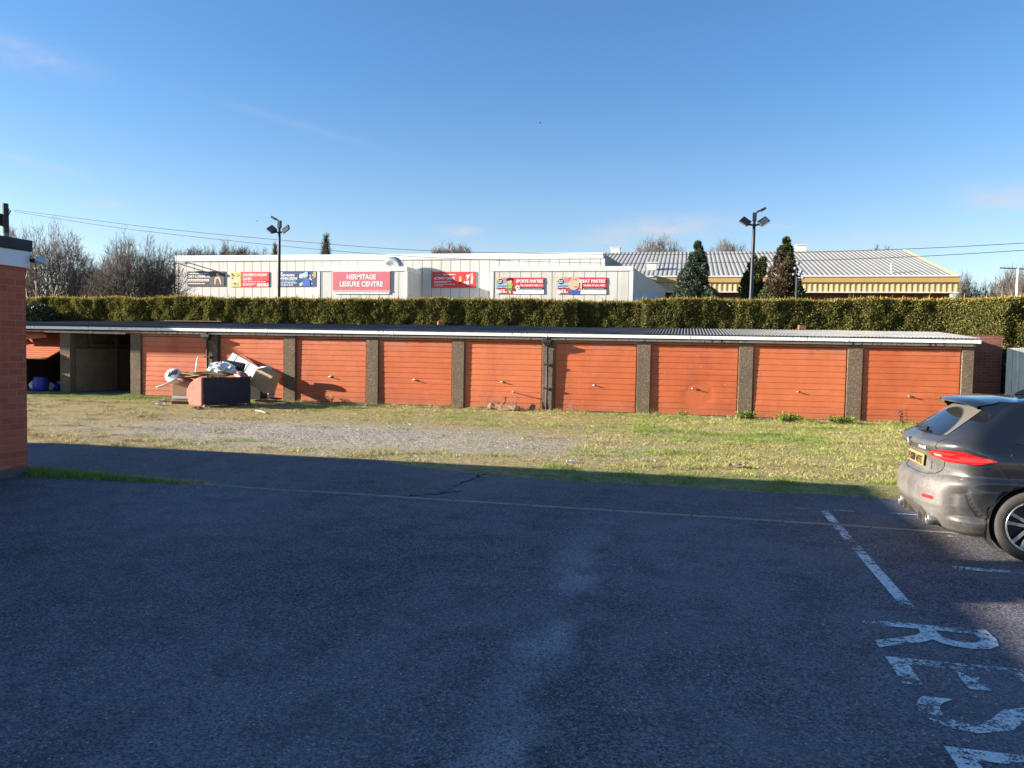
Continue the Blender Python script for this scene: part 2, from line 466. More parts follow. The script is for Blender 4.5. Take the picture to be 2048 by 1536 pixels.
# ------------------------------------------------------------------ grass, moss and stones
rng = np.random.default_rng(11)
GRASS = leafy('grass_blades', [(0, (.20, .19, .045)), (.30, (.33, .30, .08)), (.5, (.48, .40, .13)), (.72, (.62, .52, .24)), (.9, (.72, .60, .34)), (1, (.30, .30, .08))], .7, .3)
def grass_mat(name, stops):
    t = NT(name); c = t.ramp(t.rand(), stops)
    a = t.noise(.55, 4, .6, 'World', (1, 1.7, 1)); b = t.noise(3.2, 4, .65, 'World')
    c = t.mix(t.range(a, .48, .64, 0, .55), c, (.33, .22, .09)); c = t.mix(t.range(a, .46, .34, 0, .5), c, (.38, .38, .10)); c = t.mix(t.range(b, .52, .70, 0, .65), c, (.11, .085, .04))
    t.set(c, .7, 0, .2); return t.mat
GRASS = grass_mat('dry_grass_blades', [(0, (.20, .19, .05)), (.30, (.36, .32, .10)), (.5, (.52, .43, .16)), (.72, (.66, .55, .27)), (.9, (.80, .68, .42)), (1, (.28, .29, .08))])
GREEN = leafy('green_blades', [(0, (.09, .17, .025)), (.5, (.19, .30, .05)), (1, (.32, .38, .08))], .7, .3)
def blades(name, px, py, h, w, mat, lean=.9, z0=0.0):
    n = len(px); a = rng.uniform(0, 2 * np.pi, n); b = rng.uniform(0, 2 * np.pi, n)
    hx = np.cos(a) * w / 2; hy = np.sin(a) * w / 2; l = h * lean * rng.uniform(.1, 1, n)
    v = np.zeros((n, 3, 3), np.float32)
    v[:, 0] = np.c_[px - hx, py - hy, np.full(n, z0)]; v[:, 1] = np.c_[px + hx, py + hy, np.full(n, z0)]
    v[:, 2] = np.c_[px + np.cos(b) * l, py + np.sin(b) * l, h]
    return tag(np_mesh(name, v, 3, mat), kind='stuff')
N = 800000
gx = rng.uniform(-20, 8.6, N); gy = 9.8 + 11.2 * rng.uniform(0, 1, N) ** .9
edge = np.where(gx < -4.6, 10.86, np.where(gx < -2.3, 10.86 - (gx + 4.6) * .36, 10.02))
n1 = fbm(gx * .9, gy * 1.5, 3); n2 = fbm(gx * 3.1, gy * 3.1, 9)
r2 = ((gx + 6.6) * .155) ** 2 + ((gy - 13.7) * .37) ** 2
bare = np.clip((2.15 - (r2 + n1 * 1.0 + n2 * 1.0)) / .9, 0, 1)
track = np.exp(-((gy - 16.6 + .12 * (gx + 9)) / 1.1) ** 2) * (gx < -7.5) * .55
d = .10 + 1.5 * np.clip((n1 - .34) * 2.6, 0, 1) * np.clip((n2 - .34) * 2.6, 0, 1)
d = d * (1 - .93 * bare) * (1 - track)
d = np.maximum(d, np.clip((gy - 19.0) / 1.6, 0, 1) * .75)          # rank strip along the garages
d = np.where((gx > -2) & (gx < 8.6), np.maximum(d, .26 + 1.0 * np.clip((n2 - .3) * 2.2, 0, 1)), d)
keep = (gy > edge - .03) & (rng.uniform(0, 1, N) < d)
gx, gy, n1, n2 = gx[keep], gy[keep], n1[keep], n2[keep]
tuft = fbm(gx * 2.3 + 3, gy * 2.3, 71)
hh = rng.uniform(.008, .026, len(gx)) * (.6 + 1.5 * np.clip((tuft - .42) * 3.5, 0, 1.2)) * (1 + .8 * np.clip((gy - 19.6) / 1.2, 0, 1) + .6 * (n2 > .6) + .35 * (gx > -1))
pn = fbm(gx * .55 + 7, gy * .9, 61)
green = (rng.uniform(0, 1, len(gx)) < .05 + 2.2 * np.clip(pn - .48, 0, 1) + .26 * (gx > -1) + 1.0 * (gy < 11.3) * (gx > -3) - .25 * (gx < -9) * (gy < 18) + .4 * (gy > 20.0) * (gx > 1) + .5 * (gy > 20.3) * (gx < -14))
blades('dry_grass', gx[~green], gy[~green], hh[~green], rng.uniform(.004, .010, (~green).sum()), GRASS, 2.6)
blades('green_grass', gx[green], gy[green], hh[green] * 1.15, rng.uniform(.004, .010, green.sum()), GREEN, 1.6)
# dead straw along the foot of the garages
n = 9000; wx = rng.uniform(-16, 7, n); wx = wx[fbm(wx * 1.3, wx * 0, 88) > .42]; n = len(wx); wy = 20.93 - np.abs(rng.normal(0, .14, n))
blades('dead_straw', wx, wy, rng.uniform(.03, .13, n) * (.5 + fbm(wx * 2.2, wx * 0, 90)), rng.uniform(.004, .009, n), GRASS, 1.3)
# weeds along the edging by the brick building
n = 9000; wx = -8.3 + 2.6 * rng.beta(1.1, 2.0, n); wy = 8.30 + rng.normal(0, .07, n) * (1.5 - (wx + 8.3) * .35)
blades('weeds', wx, wy, rng.uniform(.02, .085, n) * np.clip(1.25 - (wx + 8.2) * .33, .3, 1.2), rng.uniform(.006, .014, n), GREEN, 1.0)
n = 2600; wx = rng.uniform(-8.3, -5.6, n); wy = 8.3 + rng.normal(0, .06, n)
blades('dry_weeds', wx, wy, rng.uniform(.02, .07, n), rng.uniform(.005, .01, n), GRASS, 1.2)
# loose stones
ico = np.array([(0, 0, 1), (.9, 0, .2), (.28, .85, .2), (-.73, .53, .2), (-.73, -.53, .2), (.28, -.85, .2)], float)
icf = np.array([(0, 1, 2), (0, 2, 3), (0, 3, 4), (0, 4, 5), (0, 5, 1)])
n = 26000; sx = rng.normal(-6.2, 4.0, n); sy = rng.normal(13.7, 1.6, n); ok = (sy > 10.9) & (sy < 20)
ok &= rng.uniform(0, 1, n) < np.clip(fbm(sx * 1.2, sy * 1.6, 21) * 2 - .5, .05, 1)
sx, sy = sx[ok], sy[ok]; n = len(sx); s = .006 + .020 * rng.beta(1.2, 5, n)
ang = rng.uniform(0, 6.28, n); P = ico[None] * np.c_[s * rng.uniform(.7, 1.5, n), s, s * rng.uniform(.5, .9, n)][:, None, :]
X = P[..., 0] * np.cos(ang)[:, None] - P[..., 1] * np.sin(ang)[:, None] + sx[:, None]
Y = P[..., 0] * np.sin(ang)[:, None] + P[..., 1] * np.cos(ang)[:, None] + sy[:, None]
vv = np.stack([X, Y, P[..., 2]], -1).reshape(-1, 3); ff = (icf[None] + (np.arange(n) * 6)[:, None, None]).reshape(-1, 3)
# grit and scraps lying on the tarmac
def scatter(name, n, xr, yr, smin, smax, mat, seed):
    r = np.random.default_rng(seed); x = r.uniform(*xr, n); y = yr[0] + (yr[1] - yr[0]) * r.uniform(0, 1, n); s = smin + (smax - smin) * r.beta(1, 4, n); a = r.uniform(0, 6.28, n)
    P = ico[None] * np.c_[s * r.uniform(.7, 1.6, n), s, s * r.uniform(.4, .8, n)][:, None, :]
    X = P[..., 0] * np.cos(a)[:, None] - P[..., 1] * np.sin(a)[:, None] + x[:, None]; Y = P[..., 0] * np.sin(a)[:, None] + P[..., 1] * np.cos(a)[:, None] + y[:, None]
    v = np.stack([X, Y, P[..., 2] + .010], -1).reshape(-1, 3); f = (icf[None] + (np.arange(n) * 6)[:, None, None]).reshape(-1, 3)
    return tag(np_idx(name, v, f, mat), kind='stuff')
gm = NT('pale_grit'); gm.set(gm.ramp(gm.rand(), [(0, (.10, .095, .09)), (.5, (.28, .27, .25)), (1, (.62, .60, .56))]), .9, 0, .3)
scatter('loose_grit', 5200, (-8, 5), (1.6, 10.0), .0025, .0085, gm.mat, 91)
tt = NT('loose_stone'); tt.set(tt.ramp(tt.rand(), [(0, (.10, .095, .09)), (.5, (.24, .23, .22)), (.85, (.40, .38, .36)), (1, (.72, .70, .66))]), .9, 0, .3)
tag(np_idx('gravel', vv, ff, tt.mat), kind='stuff')
# ================================================================== the row of garages
GV = 21.0
PIL = [(-19.61, -19.23), (-17.0, -16.63), (-14.30, -13.90), (-11.71, -11.33), (-9.06, -8.69), (-6.44, -6.09), (-3.84, -3.49),
       (-1.24, -.88), (1.40, 1.76), (4.06, 4.42), (6.70, 6.97)]
TOP = 1.965
def mat_redpaint():
    t = NT('weathered_red_paint')
    r = t.orand(); x, y, z = t.xyz('Object')[:3]
    n1 = t.noise(1.4, 5, .65, 'World', (1, 1, .5)); n2 = t.noise(9, 5, .7, 'World', (.35, 1, 1.2)); n3 = t.noise(60, 2, .5, 'World', (1, 1, 3))
    c = t.ramp(n1, [(.28, (.43, .098, .032)), (.72, (.56, .146, .050))])
    c = t.mix(t.range(n2, .55, .8, 0, .5), c, (.28, .055, .025))
    c = t.mix(t.range(r, 0, .5, .5, 0), c, (.60, .185, .075)); c = t.mix(t.range(r, .55, 1, 0, .45), c, (.38, .068, .024))
    sk = t.math('MULTIPLY', t.range(t.noise(1.0, 4, .6, 'World', (.8, 1, 7)), .56, .66), .4); c = t.mix(sk, c, (.56, .19, .10))
    stain = t.math('MULTIPLY', t.range(t.noise(2.1, 6, .7, 'World', (1, 1, .25)), .53, .72), .5)
    c = t.mix(stain, c, (.26, .085, .048))
    fade = t.math('MULTIPLY', t.range(z, 1.55, 1.9), t.range(n1, .45, .6, 0, .55)); c = t.mix(fade, c, (.34, .17, .12))
    splash = t.math('MULTIPLY', t.range(z, .45, .08), t.range(n2, .4, .6, .1, .55)); c = t.mix(splash, c, (.24, .105, .06))
    fl = t.math('GREATER_THAN', t.noise(23, 2, .5, 'World'), .745); c = t.mix(fl, c, (.60, .45, .38))
    t.set(c, t.range(n2, .3, .7, .42, .68), 0, .4); t.bump(n2, .12, .01)
    return t.mat
def mat_pebble():
    t = NT('pebble_concrete')
    v = t.vor(55, 'F1', 'World', out='Color'); s = t.n.new('ShaderNodeSeparateColor'); t.lk(v, s.inputs[0])
    n = t.noise(2.2, 5, .6, 'World', (1, 1, .45)); z = t.xyz('World')[2]
    c = t.ramp(s.outputs[0], [(0, (.105, .076, .050)), (.6, (.148, .110, .074)), (.92, (.205, .158, .112)), (1, (.33, .27, .21))])
    c = t.mix(t.range(n, .45, .7, 0, .6), c, (.10, .083, .064))
    c = t.mix(t.math('MULTIPLY', t.range(z, .35, .0), .45), c, (.10, .11, .05))
    t.set(c, .95, 0, .2); t.bump(s.outputs[1], .5, .012)
    return t.mat
def mat_corr():
    t = NT('corrugated_cement_sheet')
    n = t.noise(.7, 5, .65, 'World'); n2 = t.noise(14, 5, .7, 'World'); x, y, z = t.xyz('World')[:3]
    c = t.ramp(n2, [(.3, (.035, .037, .042)), (.7, (.12, .122, .13))])
    c = t.mix(t.range(x, -2, 5.5, 0, .85), c, t.ramp(n2, [(.3, (.20, .20, .20)), (.7, (.38, .38, .375))]))
    c = t.mix(t.math('MULTIPLY', t.range(n, .48, .62), .6), c, t.ramp(n2, [(.4, (.10, .09, .075)), (.6, (.27, .26, .24))]))
    c = t.mix(t.range(x, -14.0, -17.0, 0, .8), c, t.ramp(n2, [(.3, (.06, .045, .03)), (.7, (.17, .13, .09))]))
    t.set(c, .85, 0, .3); t.bump(n2, .3, .01)
    return t.mat
def mat_gutter():
    t = NT('white_gutter_plastic'); x, y, z = t.xyz('World')[:3]
    drip = t.noise(1.0, 3, .6, 'World', (24, 1, 1.2)); pat = t.noise(.55, 3, .5, 'World', (1, 0, 0))
    m = t.math('MULTIPLY', t.range(drip, .56, .66), t.range(pat, .45, .58)); m = t.math('MULTIPLY', m, t.range(z, 2.05, 2.155, .15, 1))
    c = t.mix(m, (.84, .85, .83), (.17, .15, .12)); t.set(c, .38, 0, .5)
    return t.mat
def mat_fascia():
    t = NT('peeling_fascia_board'); x, y, z = t.xyz('World')[:3]
    n = t.noise(1.0, 4, .7, 'World', (9, 1, 2.0)); p = t.noise(.8, 3, .5, 'World', (1, 1, 0)); n4 = t.noise(30, 3, .6, 'World')
    m = t.math('MULTIPLY', t.range(n, .53, .58), t.range(p, .42, .56, .15, 1))
    c = t.mix(m, t.ramp(n4, [(.3, (.62, .60, .56)), (.7, (.84, .82, .78))]), (.055, .042, .035))
    c = t.mix(t.range(x, -15.5, -17.0, 0, .8), c, (.30, .10, .06))
    t.set(c, .8, 0, .3)
    return t.mat
M_RED, M_PEB, M_CORR, M_GUT, M_FAS = mat_redpaint(), mat_pebble(), mat_corr(), mat_gutter(), mat_fascia()
M_BLOCK = plain('garage_blockwork', (.15, .13, .11), .95, .4, 3)
M_TIMB = plain('old_timber', (.16, .11, .07), .85, .4, 5)
M_BLACK = plain('black_iron', (.022, .022, .024), .55, .4, 14)
M_DARK = plain('dark_lintel_and_shade', (.035, .028, .025), .9, .4, 10)
M_STEEL = plain('dull_chrome', (.42, .40, .37), .35, .3, 30, .9)
M_FLOOR = plain('garage_slab', (.17, .16, .15), .95, .35, 4)

gar = empty('garage_block', (0, 0, 0), 'long low row of garages with weathered red doors, concrete pillars and white gutter', 'garages')
# pillars
for k, (a, b) in enumerate(PIL):
    o = MB().box(a, b, GV, GV + .22, -.05, TOP).build('pillar', M_PEB, gar, bevel=.012)
# red door face: shiplap ribs
DOORT = [.0, .0, .058, .050, .060, .048, .064, .052, .060, .050, .048]
def door_mesh(a, b, ztop, name, lean=0.0, dent=False):
    """ribbed up-and-over door panel standing in the plane y = 0 (front to -y)"""
    ribs = 12; H = ztop - .05; rh = H / ribs; prof = [(0.05, 0.0)]
    for k in range(ribs):
        z0 = .05 + k * rh
        prof += [(z0 + .004, -.006), (z0 + rh * .90, -.003), (z0 + rh * .925, .005), (z0 + rh * .985, .005)]
    prof.append((ztop, 0))
    xs = np.linspace(a, b, 34); rows = []
    for z, y in prof:
        row = []
        for x in xs:
            w = .006 * (fbm(x * 2.1 + a, z * 3.0, 5) - .5)
            if dent: w += .035 * math.exp(-((x - (a + b) / 2 - .1 - .25 * (z - .5)) / .30) ** 2 - ((z - .62) / .30) ** 2)
            row.append((float(x), float(y + w + lean * (1 - z / ztop)), z))
        rows.append(row)
    g = MB(); g.grid(rows)
    g.box(a, b, .012, .03, .05, ztop)
    return g
HZ = [None, None, .80, .80, .79, .77, .78, .76, .75, .74, .71]
for k in range(2, 11):
    a, b = PIL[k - 1][1], PIL[k][0]; yd = GV + DOORT[k]
    # timber frame round the door
    fr = MB().box(a, a + .05, yd + .012, yd + .10, 0, TOP).box(b - .05, b, yd + .012, yd + .10, 0, TOP).box(a + .05, b - .05, yd + .02, yd + .10, TOP - .06, TOP)
    fr.build('door_frame', M_RED, gar)
    d = door_mesh(a + .035, b - .035, TOP - .075, 'garage_door', lean=[0, 0, -.015, .0, -.01, .012, -.008, -.03, .01, -.025, 0.0][k], dent=(k == 8)).build('garage_door', M_RED, gar)
    d.location = (0, yd, 0)
    if k >= 4 or k == 3:
        hz = HZ[k]; hx = (a + b) / 2 + .0
        h = MB().tube([(hx, -.015, hz), (hx, -.065, hz)], .011, 8).tube([(hx - .05, -.068, hz + .008), (hx + .05, -.068, hz - .006)], [.013, .011], 8)
        h.lathe([(.0, -.03), (.03, -.028), (.03, -.012)], 16, 'y', (hx, 0, hz)); h.build('handle', M_STEEL, d, smooth=True)
# lintel line, fascia board, gutter
MB().box(-21.9, 6.97, GV + .02, GV + .20, TOP, TOP + .05).build('lintel', M_DARK, gar)
fb = MB()
for a, b in ((-21.9, -16.2), (-16.2, -11.5), (-11.5, -7.2), (-7.2, -3.7), (-3.7, .2), (.2, 3.6), (3.6, 6.99)):
    fb.box(a + .004, b - .004, GV - .035, GV + .02, TOP + .018, 2.062)
MB().box(-21.9, 6.99, GV - .05, GV - .036, 2.035, 2.078).build('gutter_shade_strip', M_DARK, gar)  # added dark strip painting the gutter's shade and its dark lower half
fb.build('fascia_board', M_FAS, gar, bevel=.004)
gp = []
for k in range(9):
    a = math.pi + math.pi * k / 8; gp.append((-.0 + .055 * math.cos(a), .055 * math.sin(a)))
gt = MB(); cuts = [-23.0, -20.3, -16.4, -12.2, -8.2, -3.72, .1, 4.0, 7.02]
for a, b in zip(cuts[:-1], cuts[1:]):
    za = 2.165 - .02 * (a + 23) / 30; zb = 2.165 - .02 * (b + 23) / 30
    # square-line gutter, open on top
    sec = [(-.165, 0), (-.16, -.085), (-.055, -.085), (-.05, 0), (-.056, 0), (-.062, -.078), (-.153, -.078), (-.158, 0)]
    rows = [[(x, GV + y, zz + z) for y, z in sec + sec[:1]] for x, zz in ((a + .004, za), (b - .004, zb))]
    gt.grid(rows); gt.box(b - .03, b + .03, GV - .168, GV - .045, zb - .09, zb - .002)
    gt.box(a - .0, a + .008, GV - .16, GV - .055, za - .083, za - .004)
gt.build('gutter', M_GUT, gar)
for u in np.arange(-22.6, 7, .93): MB().box(u, u + .02, GV - .055, GV - .035, 2.03, 2.16).box(u, u + .02, GV - .175, GV - .055, 2.058, 2.066).build('gutter_bracket', M_BLACK, gar)
# corrugated roof with a soft sag
per = .085; us = np.arange(-23.3, 7.06, per / 6); vs = [GV - .11, GV + .6, GV + 1.5, GV + 2.5, GV + 3.5, GV + 4.55]
rows = []
for j, v in enumerate(vs):
    zc = 2.185 + (v - GV + .11) * .0715
    wob = .035 * (fbm(us * .33, us * 0 + v * .6, 12) - .5) * (.4 + j * .25)
    z = zc + wob + .013 * np.cos(us / per * 2 * np.pi)
    if j == 0: v = v + .018 * (np.floor(us / 1.0) % 2) - .008
    rows.append(np.c_[us, us * 0 + v, z])
nr, nc = len(rows), len(us); vv = np.concatenate(rows)
idx = np.arange(nr * nc).reshape(nr, nc)
ff = np.stack([idx[:-1, :-1], idx[:-1, 1:], idx[1:, 1:], idx[1:, :-1]], -1).reshape(-1, 4)
ro = np_idx('roof', vv, ff, M_CORR, gar, True)
so = ro.modifiers.new('thickness', 'SOLIDIFY'); so.thickness = .007
MB().box(-18.2, -15.9, GV + 3.2, GV + 4.5, 2.47, 2.50).build('roof_patch', M_TIMB, gar)
# end, back and party walls, floor
MB().box(6.80, 6.965, GV + .22, GV + 4.5, 0, 2.15).box(-23.3, -23.15, GV, GV + 4.5, 0, 2.15).box(-23.15, 6.80, GV + 4.35, GV + 4.5, 0, 2.38).build('wall', M_BLOCK, gar)
for k in range(0, 10):
    a, b = PIL[k]; MB().box((a + b) / 2 - .05, (a + b) / 2 + .05, GV + .22, GV + 4.35, 0, 2.12).build('party_wall', M_BLOCK, gar)
MB().box(-23.1, 6.79, GV + .03, GV + 4.35, -.02, .035).build('floor_slab', M_FLOOR, gar)
# timbers seen inside the open garage
tm = MB().box(-19.30, -19.18, GV + 1.0, GV + 4.2, 1.50, 1.62).box(-19.33, -19.15, GV + 2.0, GV + 2.12, 0.035, 2.0).box(-19.34, -19.2, GV + .9, GV + 1.02, 1.5, 2.05)
tm.box(-19.2, -16.9, GV + 4.2, GV + 4.34, 1.45, 1.57).obox((-18.0, GV + 4.25, 1.8), (2.3, .06, .10), (0, .18, 0)).box(-17.75, -17.55, GV + 4.25, GV + 4.34, .035, 2.1)
tm.build('inner_timber', M_TIMB, gar)
MB().box(-19.325, -19.30 + .05, GV + .28, GV + 3.9, .04, 1.46).build('lining_board', plain('lining_ply', (.24, .185, .125), .9, .35, 2), gar)
# loose trim board over the open bays and a broken scrap of door
MB().obox((-18.62, GV - .06, 1.985), (3.0, .03, .055), (0, .006, 0)).build('trim_board', plain('bare_trim', (.50, .44, .36), .85, .3, 8), gar)
MB().prism([(-21.15, GV + .05, 1.93), (-20.35, GV + .1, 1.95), (-20.05, GV - .05, 1.80), (-20.85, GV - .12, 1.73)], (0, .02, .02)).build('broken_panel', M_RED, gar)
# tilted door of the first bay
dt = door_mesh(-22.6, -19.72, 2.05, 'garage_door').build('garage_door', M_RED, gar)
dt['label'] = 'half open red garage door tilted outwards'
dt.location = (0, 20.52, 1.12); dt.rotation_euler = (R(-66), 0, 0)
hh_ = MB().tube([(-20.95, -.015, .62), (-20.95, -.06, .62)], .011).tube([(-21.0, -.06, .62), (-20.9, -.06, .62)], .012); hh_.build('handle', M_STEEL, dt)
# cast iron downpipes
for u, s in ((-14.23, 1.0), (-3.69, .8)):
    dp = MB().tube([(u, GV - .10, 2.08), (u, GV - .10, 1.98)], .035, 10).tube([(u, GV - .11, 1.84), (u, GV - .07, 1.74), (u, GV - .065, .06), (u - .02, GV - .15, .0)], .032 * s + .006, 12)
    p = dp.build('downpipe', M_BLACK, gar, smooth=True)
    MB().box(u - .13, u + .13, GV - .19, GV - .01, 1.90, 1.985).prism([(u - .12, GV - .18, 1.90), (u + .12, GV - .18, 1.90), (u + .045, GV - .14, 1.80), (u - .045, GV - .14, 1.80)], (0, .15, 0)).build('hopper', M_BLACK, p, bevel=.01)
    for zb_ in (1.28, .62): MB().box(u - .09, u + .11, GV - .10, GV - .002, zb_, zb_ + .045).build('pipe_bracket', M_BLACK, p)
MB().box(-13.93, -13.86, GV - .0, GV + .19, 0, TOP).build('side_post', M_DARK, gar)

# bricks left lying on the roof
M_BRK = plain('loose_brick', (.42, .15, .085), .9, .3, 8)
for (px, py, rz, lab) in ((882, 648, .5, 'single orange brick lying on the dark middle of the garage roof'), (1604, 657, .2, 'single red brick lying on the pale corrugated garage roof right of the lamp post')):
    q = V(px, py, GV + 3.4)
    o = MB().obox((0, 0, 0), (.22, .11, .12), (0, .1, rz)).build('brick', M_BRK, None, bevel=.008); o.location = (q.x, q.y, 2.185 + 3.51 * .0715 + .075)
    tag(o, lab, 'brick', 'bricks on the garage roof')

# ================================================================== brick building at the left edge
def mat_brick(name, c1, c2, mortar, bw=.225, bh=.075, stain=.4, axis='x'):
    t = NT(name); x, y, z = t.xyz('World')[:3]
    cmb = t.n.new('ShaderNodeCombineXYZ'); t.lk(t.math('ADD', x, y), cmb.inputs[0]); t.lk(z, cmb.inputs[1])
    b = t.n.new('ShaderNodeTexBrick'); b.inputs['Scale'].default_value = 1; b.inputs['Brick Width'].default_value = bw; b.inputs['Row Height'].default_value = bh
    b.inputs['Mortar Size'].default_value = .0065; b.inputs['Mortar Smooth'].default_value = .3
    b.inputs['Color1'].default_value = (*c1, 1); b.inputs['Color2'].default_value = (*c2, 1); b.inputs['Mortar'].default_value = (*mortar, 1)
    t.lk(cmb.outputs[0], b.inputs['Vector'])
    n = t.noise(1.6, 5, .65, 'World'); n2 = t.noise(25, 4, .6, 'World')
    c = t.mix(t.range(n, .4, .7, 0, stain), b.outputs['Color'], [k * .5 for k in c1]); c = t.mix(t.range(n2, .4, .7, 0, .3), c, [k * .6 for k in c2])
    t.set(c, .92, 0, .2)
    bmp = t.math('ADD', t.math('MULTIPLY', b.outputs['Fac'], -1.0), t.math('MULTIPLY', n2, .35)); t.bump(bmp, .7, .012)
    return t.mat
M_BRICK = mat_brick('red_brickwork', (.36, .088, .05), (.46, .13, .075), (.40, .21, .15), bh=.086, stain=.3)
M_BRICK2 = mat_brick('brown_brickwork', (.20, .075, .05), (.27, .11, .075), (.24, .19, .155))
LBX, LBY = -8.14, 8.18
lb = empty('brick_building', (0, 0, 0), 'red brick building with white fascia and black flat roof edge at the left', 'building')
YB = 3.35        # unseen rear half, set back a little to let sun onto the tarmac
for x1, y0, y1 in ((LBX, YB, LBY), (LBX - .42, -14, YB - .04)):
    MB().box(-20.5, x1, y0, y1, .13, 2.64).build('wall', M_BRICK, lb)
    MB().box(-20.5, x1 + .004, y0, y1 + .004, -.05, .13).build('plinth', plain('dark_plinth', (.09, .085, .085), .95, .4, 6), lb)
    MB().box(-20.52, x1 + .035, y0 - .02, y1 + .035, 2.64, 2.85).build('fascia', plain('white_fascia_board', (.62, .64, .67), .5, .08, 2), lb, bevel=.006)
    MB().box(-20.56, x1 + .06, y0 - .03, y1 + .06, 2.85, 2.99).build('roof', plain('black_roofing_felt', (.035, .042, .05), .9, .35, 6), lb, bevel=.012)
MB().box(LBX - .85, LBX - .25, 3.35, 4.25, 2.99, 3.42).build('roof_vent', M_BRICK, lb)
wlt = MB().obox((LBX + .06, LBY + .06, 2.74), (.10, .05, .05)).build('light_bracket', M_BLACK, lb)
M_LENS = NT('frosted_lens').set((.45, .50, .58), .25, 0, .5).mat
MB().obox((LBX + .13, LBY + .12, 2.745), (.13, .15, .085), (0, .25, .6)).build('security_light', M_LENS, lb, bevel=.02)

# added, unseen shade caster outside the frame, shaped only to shade the first bays
M_PAINTW = plain('grey_steel', (.3, .3, .3), .6, .2, 4)
ys = empty('unseen_shade_caster', (0, 0, 0), 'unseen brick block with a raised slab, added to shade the first garage bays', 'shade_caster')
MB().box(-31, -25.4, 18.9, 22.5, 0, 2.3).build('wall', M_BRICK2, ys)
MB().box(-32, -25.8, 17.8, 19.3, 4.9, 5.08).build('canopy', M_PAINTW, ys)  # made-up slab, sized for the wedge of shade it throws
for u, v in ((-31.8, 18.95), (-25.95, 18.95)):
    MB().tube([(u, v, 0 if u < -31 else 2.3), (u, v, 4.9)], .05, 8).build('post', M_PAINTW, ys)

# ------------------------------------------------------------------ brick wall and white fence past the right end
bw = MB().box(7.02, 8.12, 22.5, 22.72, 0, 2.30)
tag(bw.build('brick_wall', M_BRICK2, None), 'short brown brick wall closing the gap beside the last garage', 'wall')
def mat_fence():
    t = NT('weathered_white_timber'); n = t.noise(1.2, 5, .65, 'World', (14, 14, 1)); n2 = t.noise(.8, 4, .6, 'World', (3, 3, 1.5))
    c = t.ramp(n, [(.3, (.42, .44, .40)), (.7, (.66, .67, .61))]); c = t.mix(t.range(n2, .5, .7, 0, .6), c, (.30, .33, .31))
    t.set(c, .85, 0, .25); return t.mat
M_FEN = mat_fence()
fen = empty('timber_fence', (0, 0, 0), 'weathered white board fence behind the dark car', 'fence')
rnd = random.Random(8)
u = 8.05; k = 0
while u < 10.8:
    w = rnd.uniform(.135, .15)
    MB().box(u, u + w, 22.0 + rnd.uniform(-.004, .004), 22.022, .03, 1.985 + rnd.uniform(-.012, .012)).build('board', M_FEN, fen, bevel=.003); u += w + .006
MB().box(8.05, 10.9, 22.024, 22.07, .45, .53).box(8.05, 10.9, 22.024, 22.07, 1.5, 1.58).build('rail', M_FEN, fen)
for u in (8.1, 10.7): MB().box(u, u + .09, 22.072, 22.16, 0, 1.95).build('post', M_FEN, fen)
# ================================================================== hedge
HEDGE = leafy('conifer_hedge_foliage', [(0, (.070, .080, .022)), (.4, (.135, .140, .038)), (.75, (.215, .205, .058)), (1, (.31, .265, .078))], .7, .35)
HTOP = leafy('hedge_top_growth', [(0, (.16, .135, .03)), (.5, (.30, .235, .055)), (1, (.42, .31, .08))], .7, .3)
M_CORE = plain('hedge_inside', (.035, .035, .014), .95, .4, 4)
hedge = empty('hedge', (0, 0, 0), 'long clipped conifer hedge with golden tips behind the garages', 'hedge')
rng = np.random.default_rng(4)
def hfront(u, z):
    base = np.where(u < -1.35, 24.62, 24.40) + np.where((u > -3.4) & (u < -1.35), .22, 0)
    base = base - np.clip((u - 7.2) / 1.2, 0, 1) * 1.15
    return base + .36 * (fbm(u * 1.15, z * .8, 31) - .5) + .20 * (fbm(u * 3.6, z * 3.2, 33) - .5)
def htop(u):
    return 3.27 + .16 * (fbm(u * .8, 0 * u, 41) - .5) + .10 * (fbm(u * 4.2, 0 * u, 43) - .5) + np.where(u > -1.35, .04, 0)
def sprays(P, Nrm, L, W):
    """leaf sprays: slim diamonds that point outwards and up"""
    n = len(P); dvec = Nrm + rng.normal(0, .75, (n, 3)) + np.array([0, 0, .35]); dvec /= np.linalg.norm(dvec, axis=1)[:, None]
    s = np.cross(dvec, rng.normal(0, 1, (n, 3))); s /= np.linalg.norm(s, axis=1)[:, None]
    L = L[:, None]; W = W[:, None]
    return np.stack([P, P + dvec * L * .55 + s * W, P + dvec * L, P + dvec * L * .55 - s * W], 1)
n = 260000
u = rng.uniform(-26.5, 12.5, n); z = 1.4 + (htop(u) - 1.4) * rng.uniform(0, 1, n) ** .85
P = np.c_[u, hfront(u, z) + rng.exponential(.05, n), z]
mesh1 = sprays(P, np.tile([0, -1.0, .1], (n, 1)), rng.uniform(.04, .10, n), rng.uniform(.008, .018, n))
n2_ = 26000; u2 = rng.uniform(-26.5, 12.5, n2_); z2 = rng.uniform(.1, 1.4, n2_)
P2 = np.c_[u2, hfront(u2, z2), z2]; mesh2 = sprays(P2, np.tile([0, -1.0, .1], (n2_, 1)), rng.uniform(.10, .2, n2_), rng.uniform(.03, .06, n2_))
np_mesh('foliage', np.concatenate([mesh1, mesh2]).reshape(-1, 3), 4, HEDGE, hedge)
n = 100000; u = rng.uniform(-26.5, 12.5, n); f = rng.beta(1.0, 1.5, n) * 1.5
P = np.c_[u, hfront(u, np.full(n, 3.3)) + f, htop(u) - rng.exponential(.05, n)]
m3 = sprays(P, np.tile([0, -.35, 1.0], (n, 1)), rng.uniform(.05, .15, n) * (1 + .8 * (rng.uniform(0, 1, n) > .97)), rng.uniform(.009, .02, n))
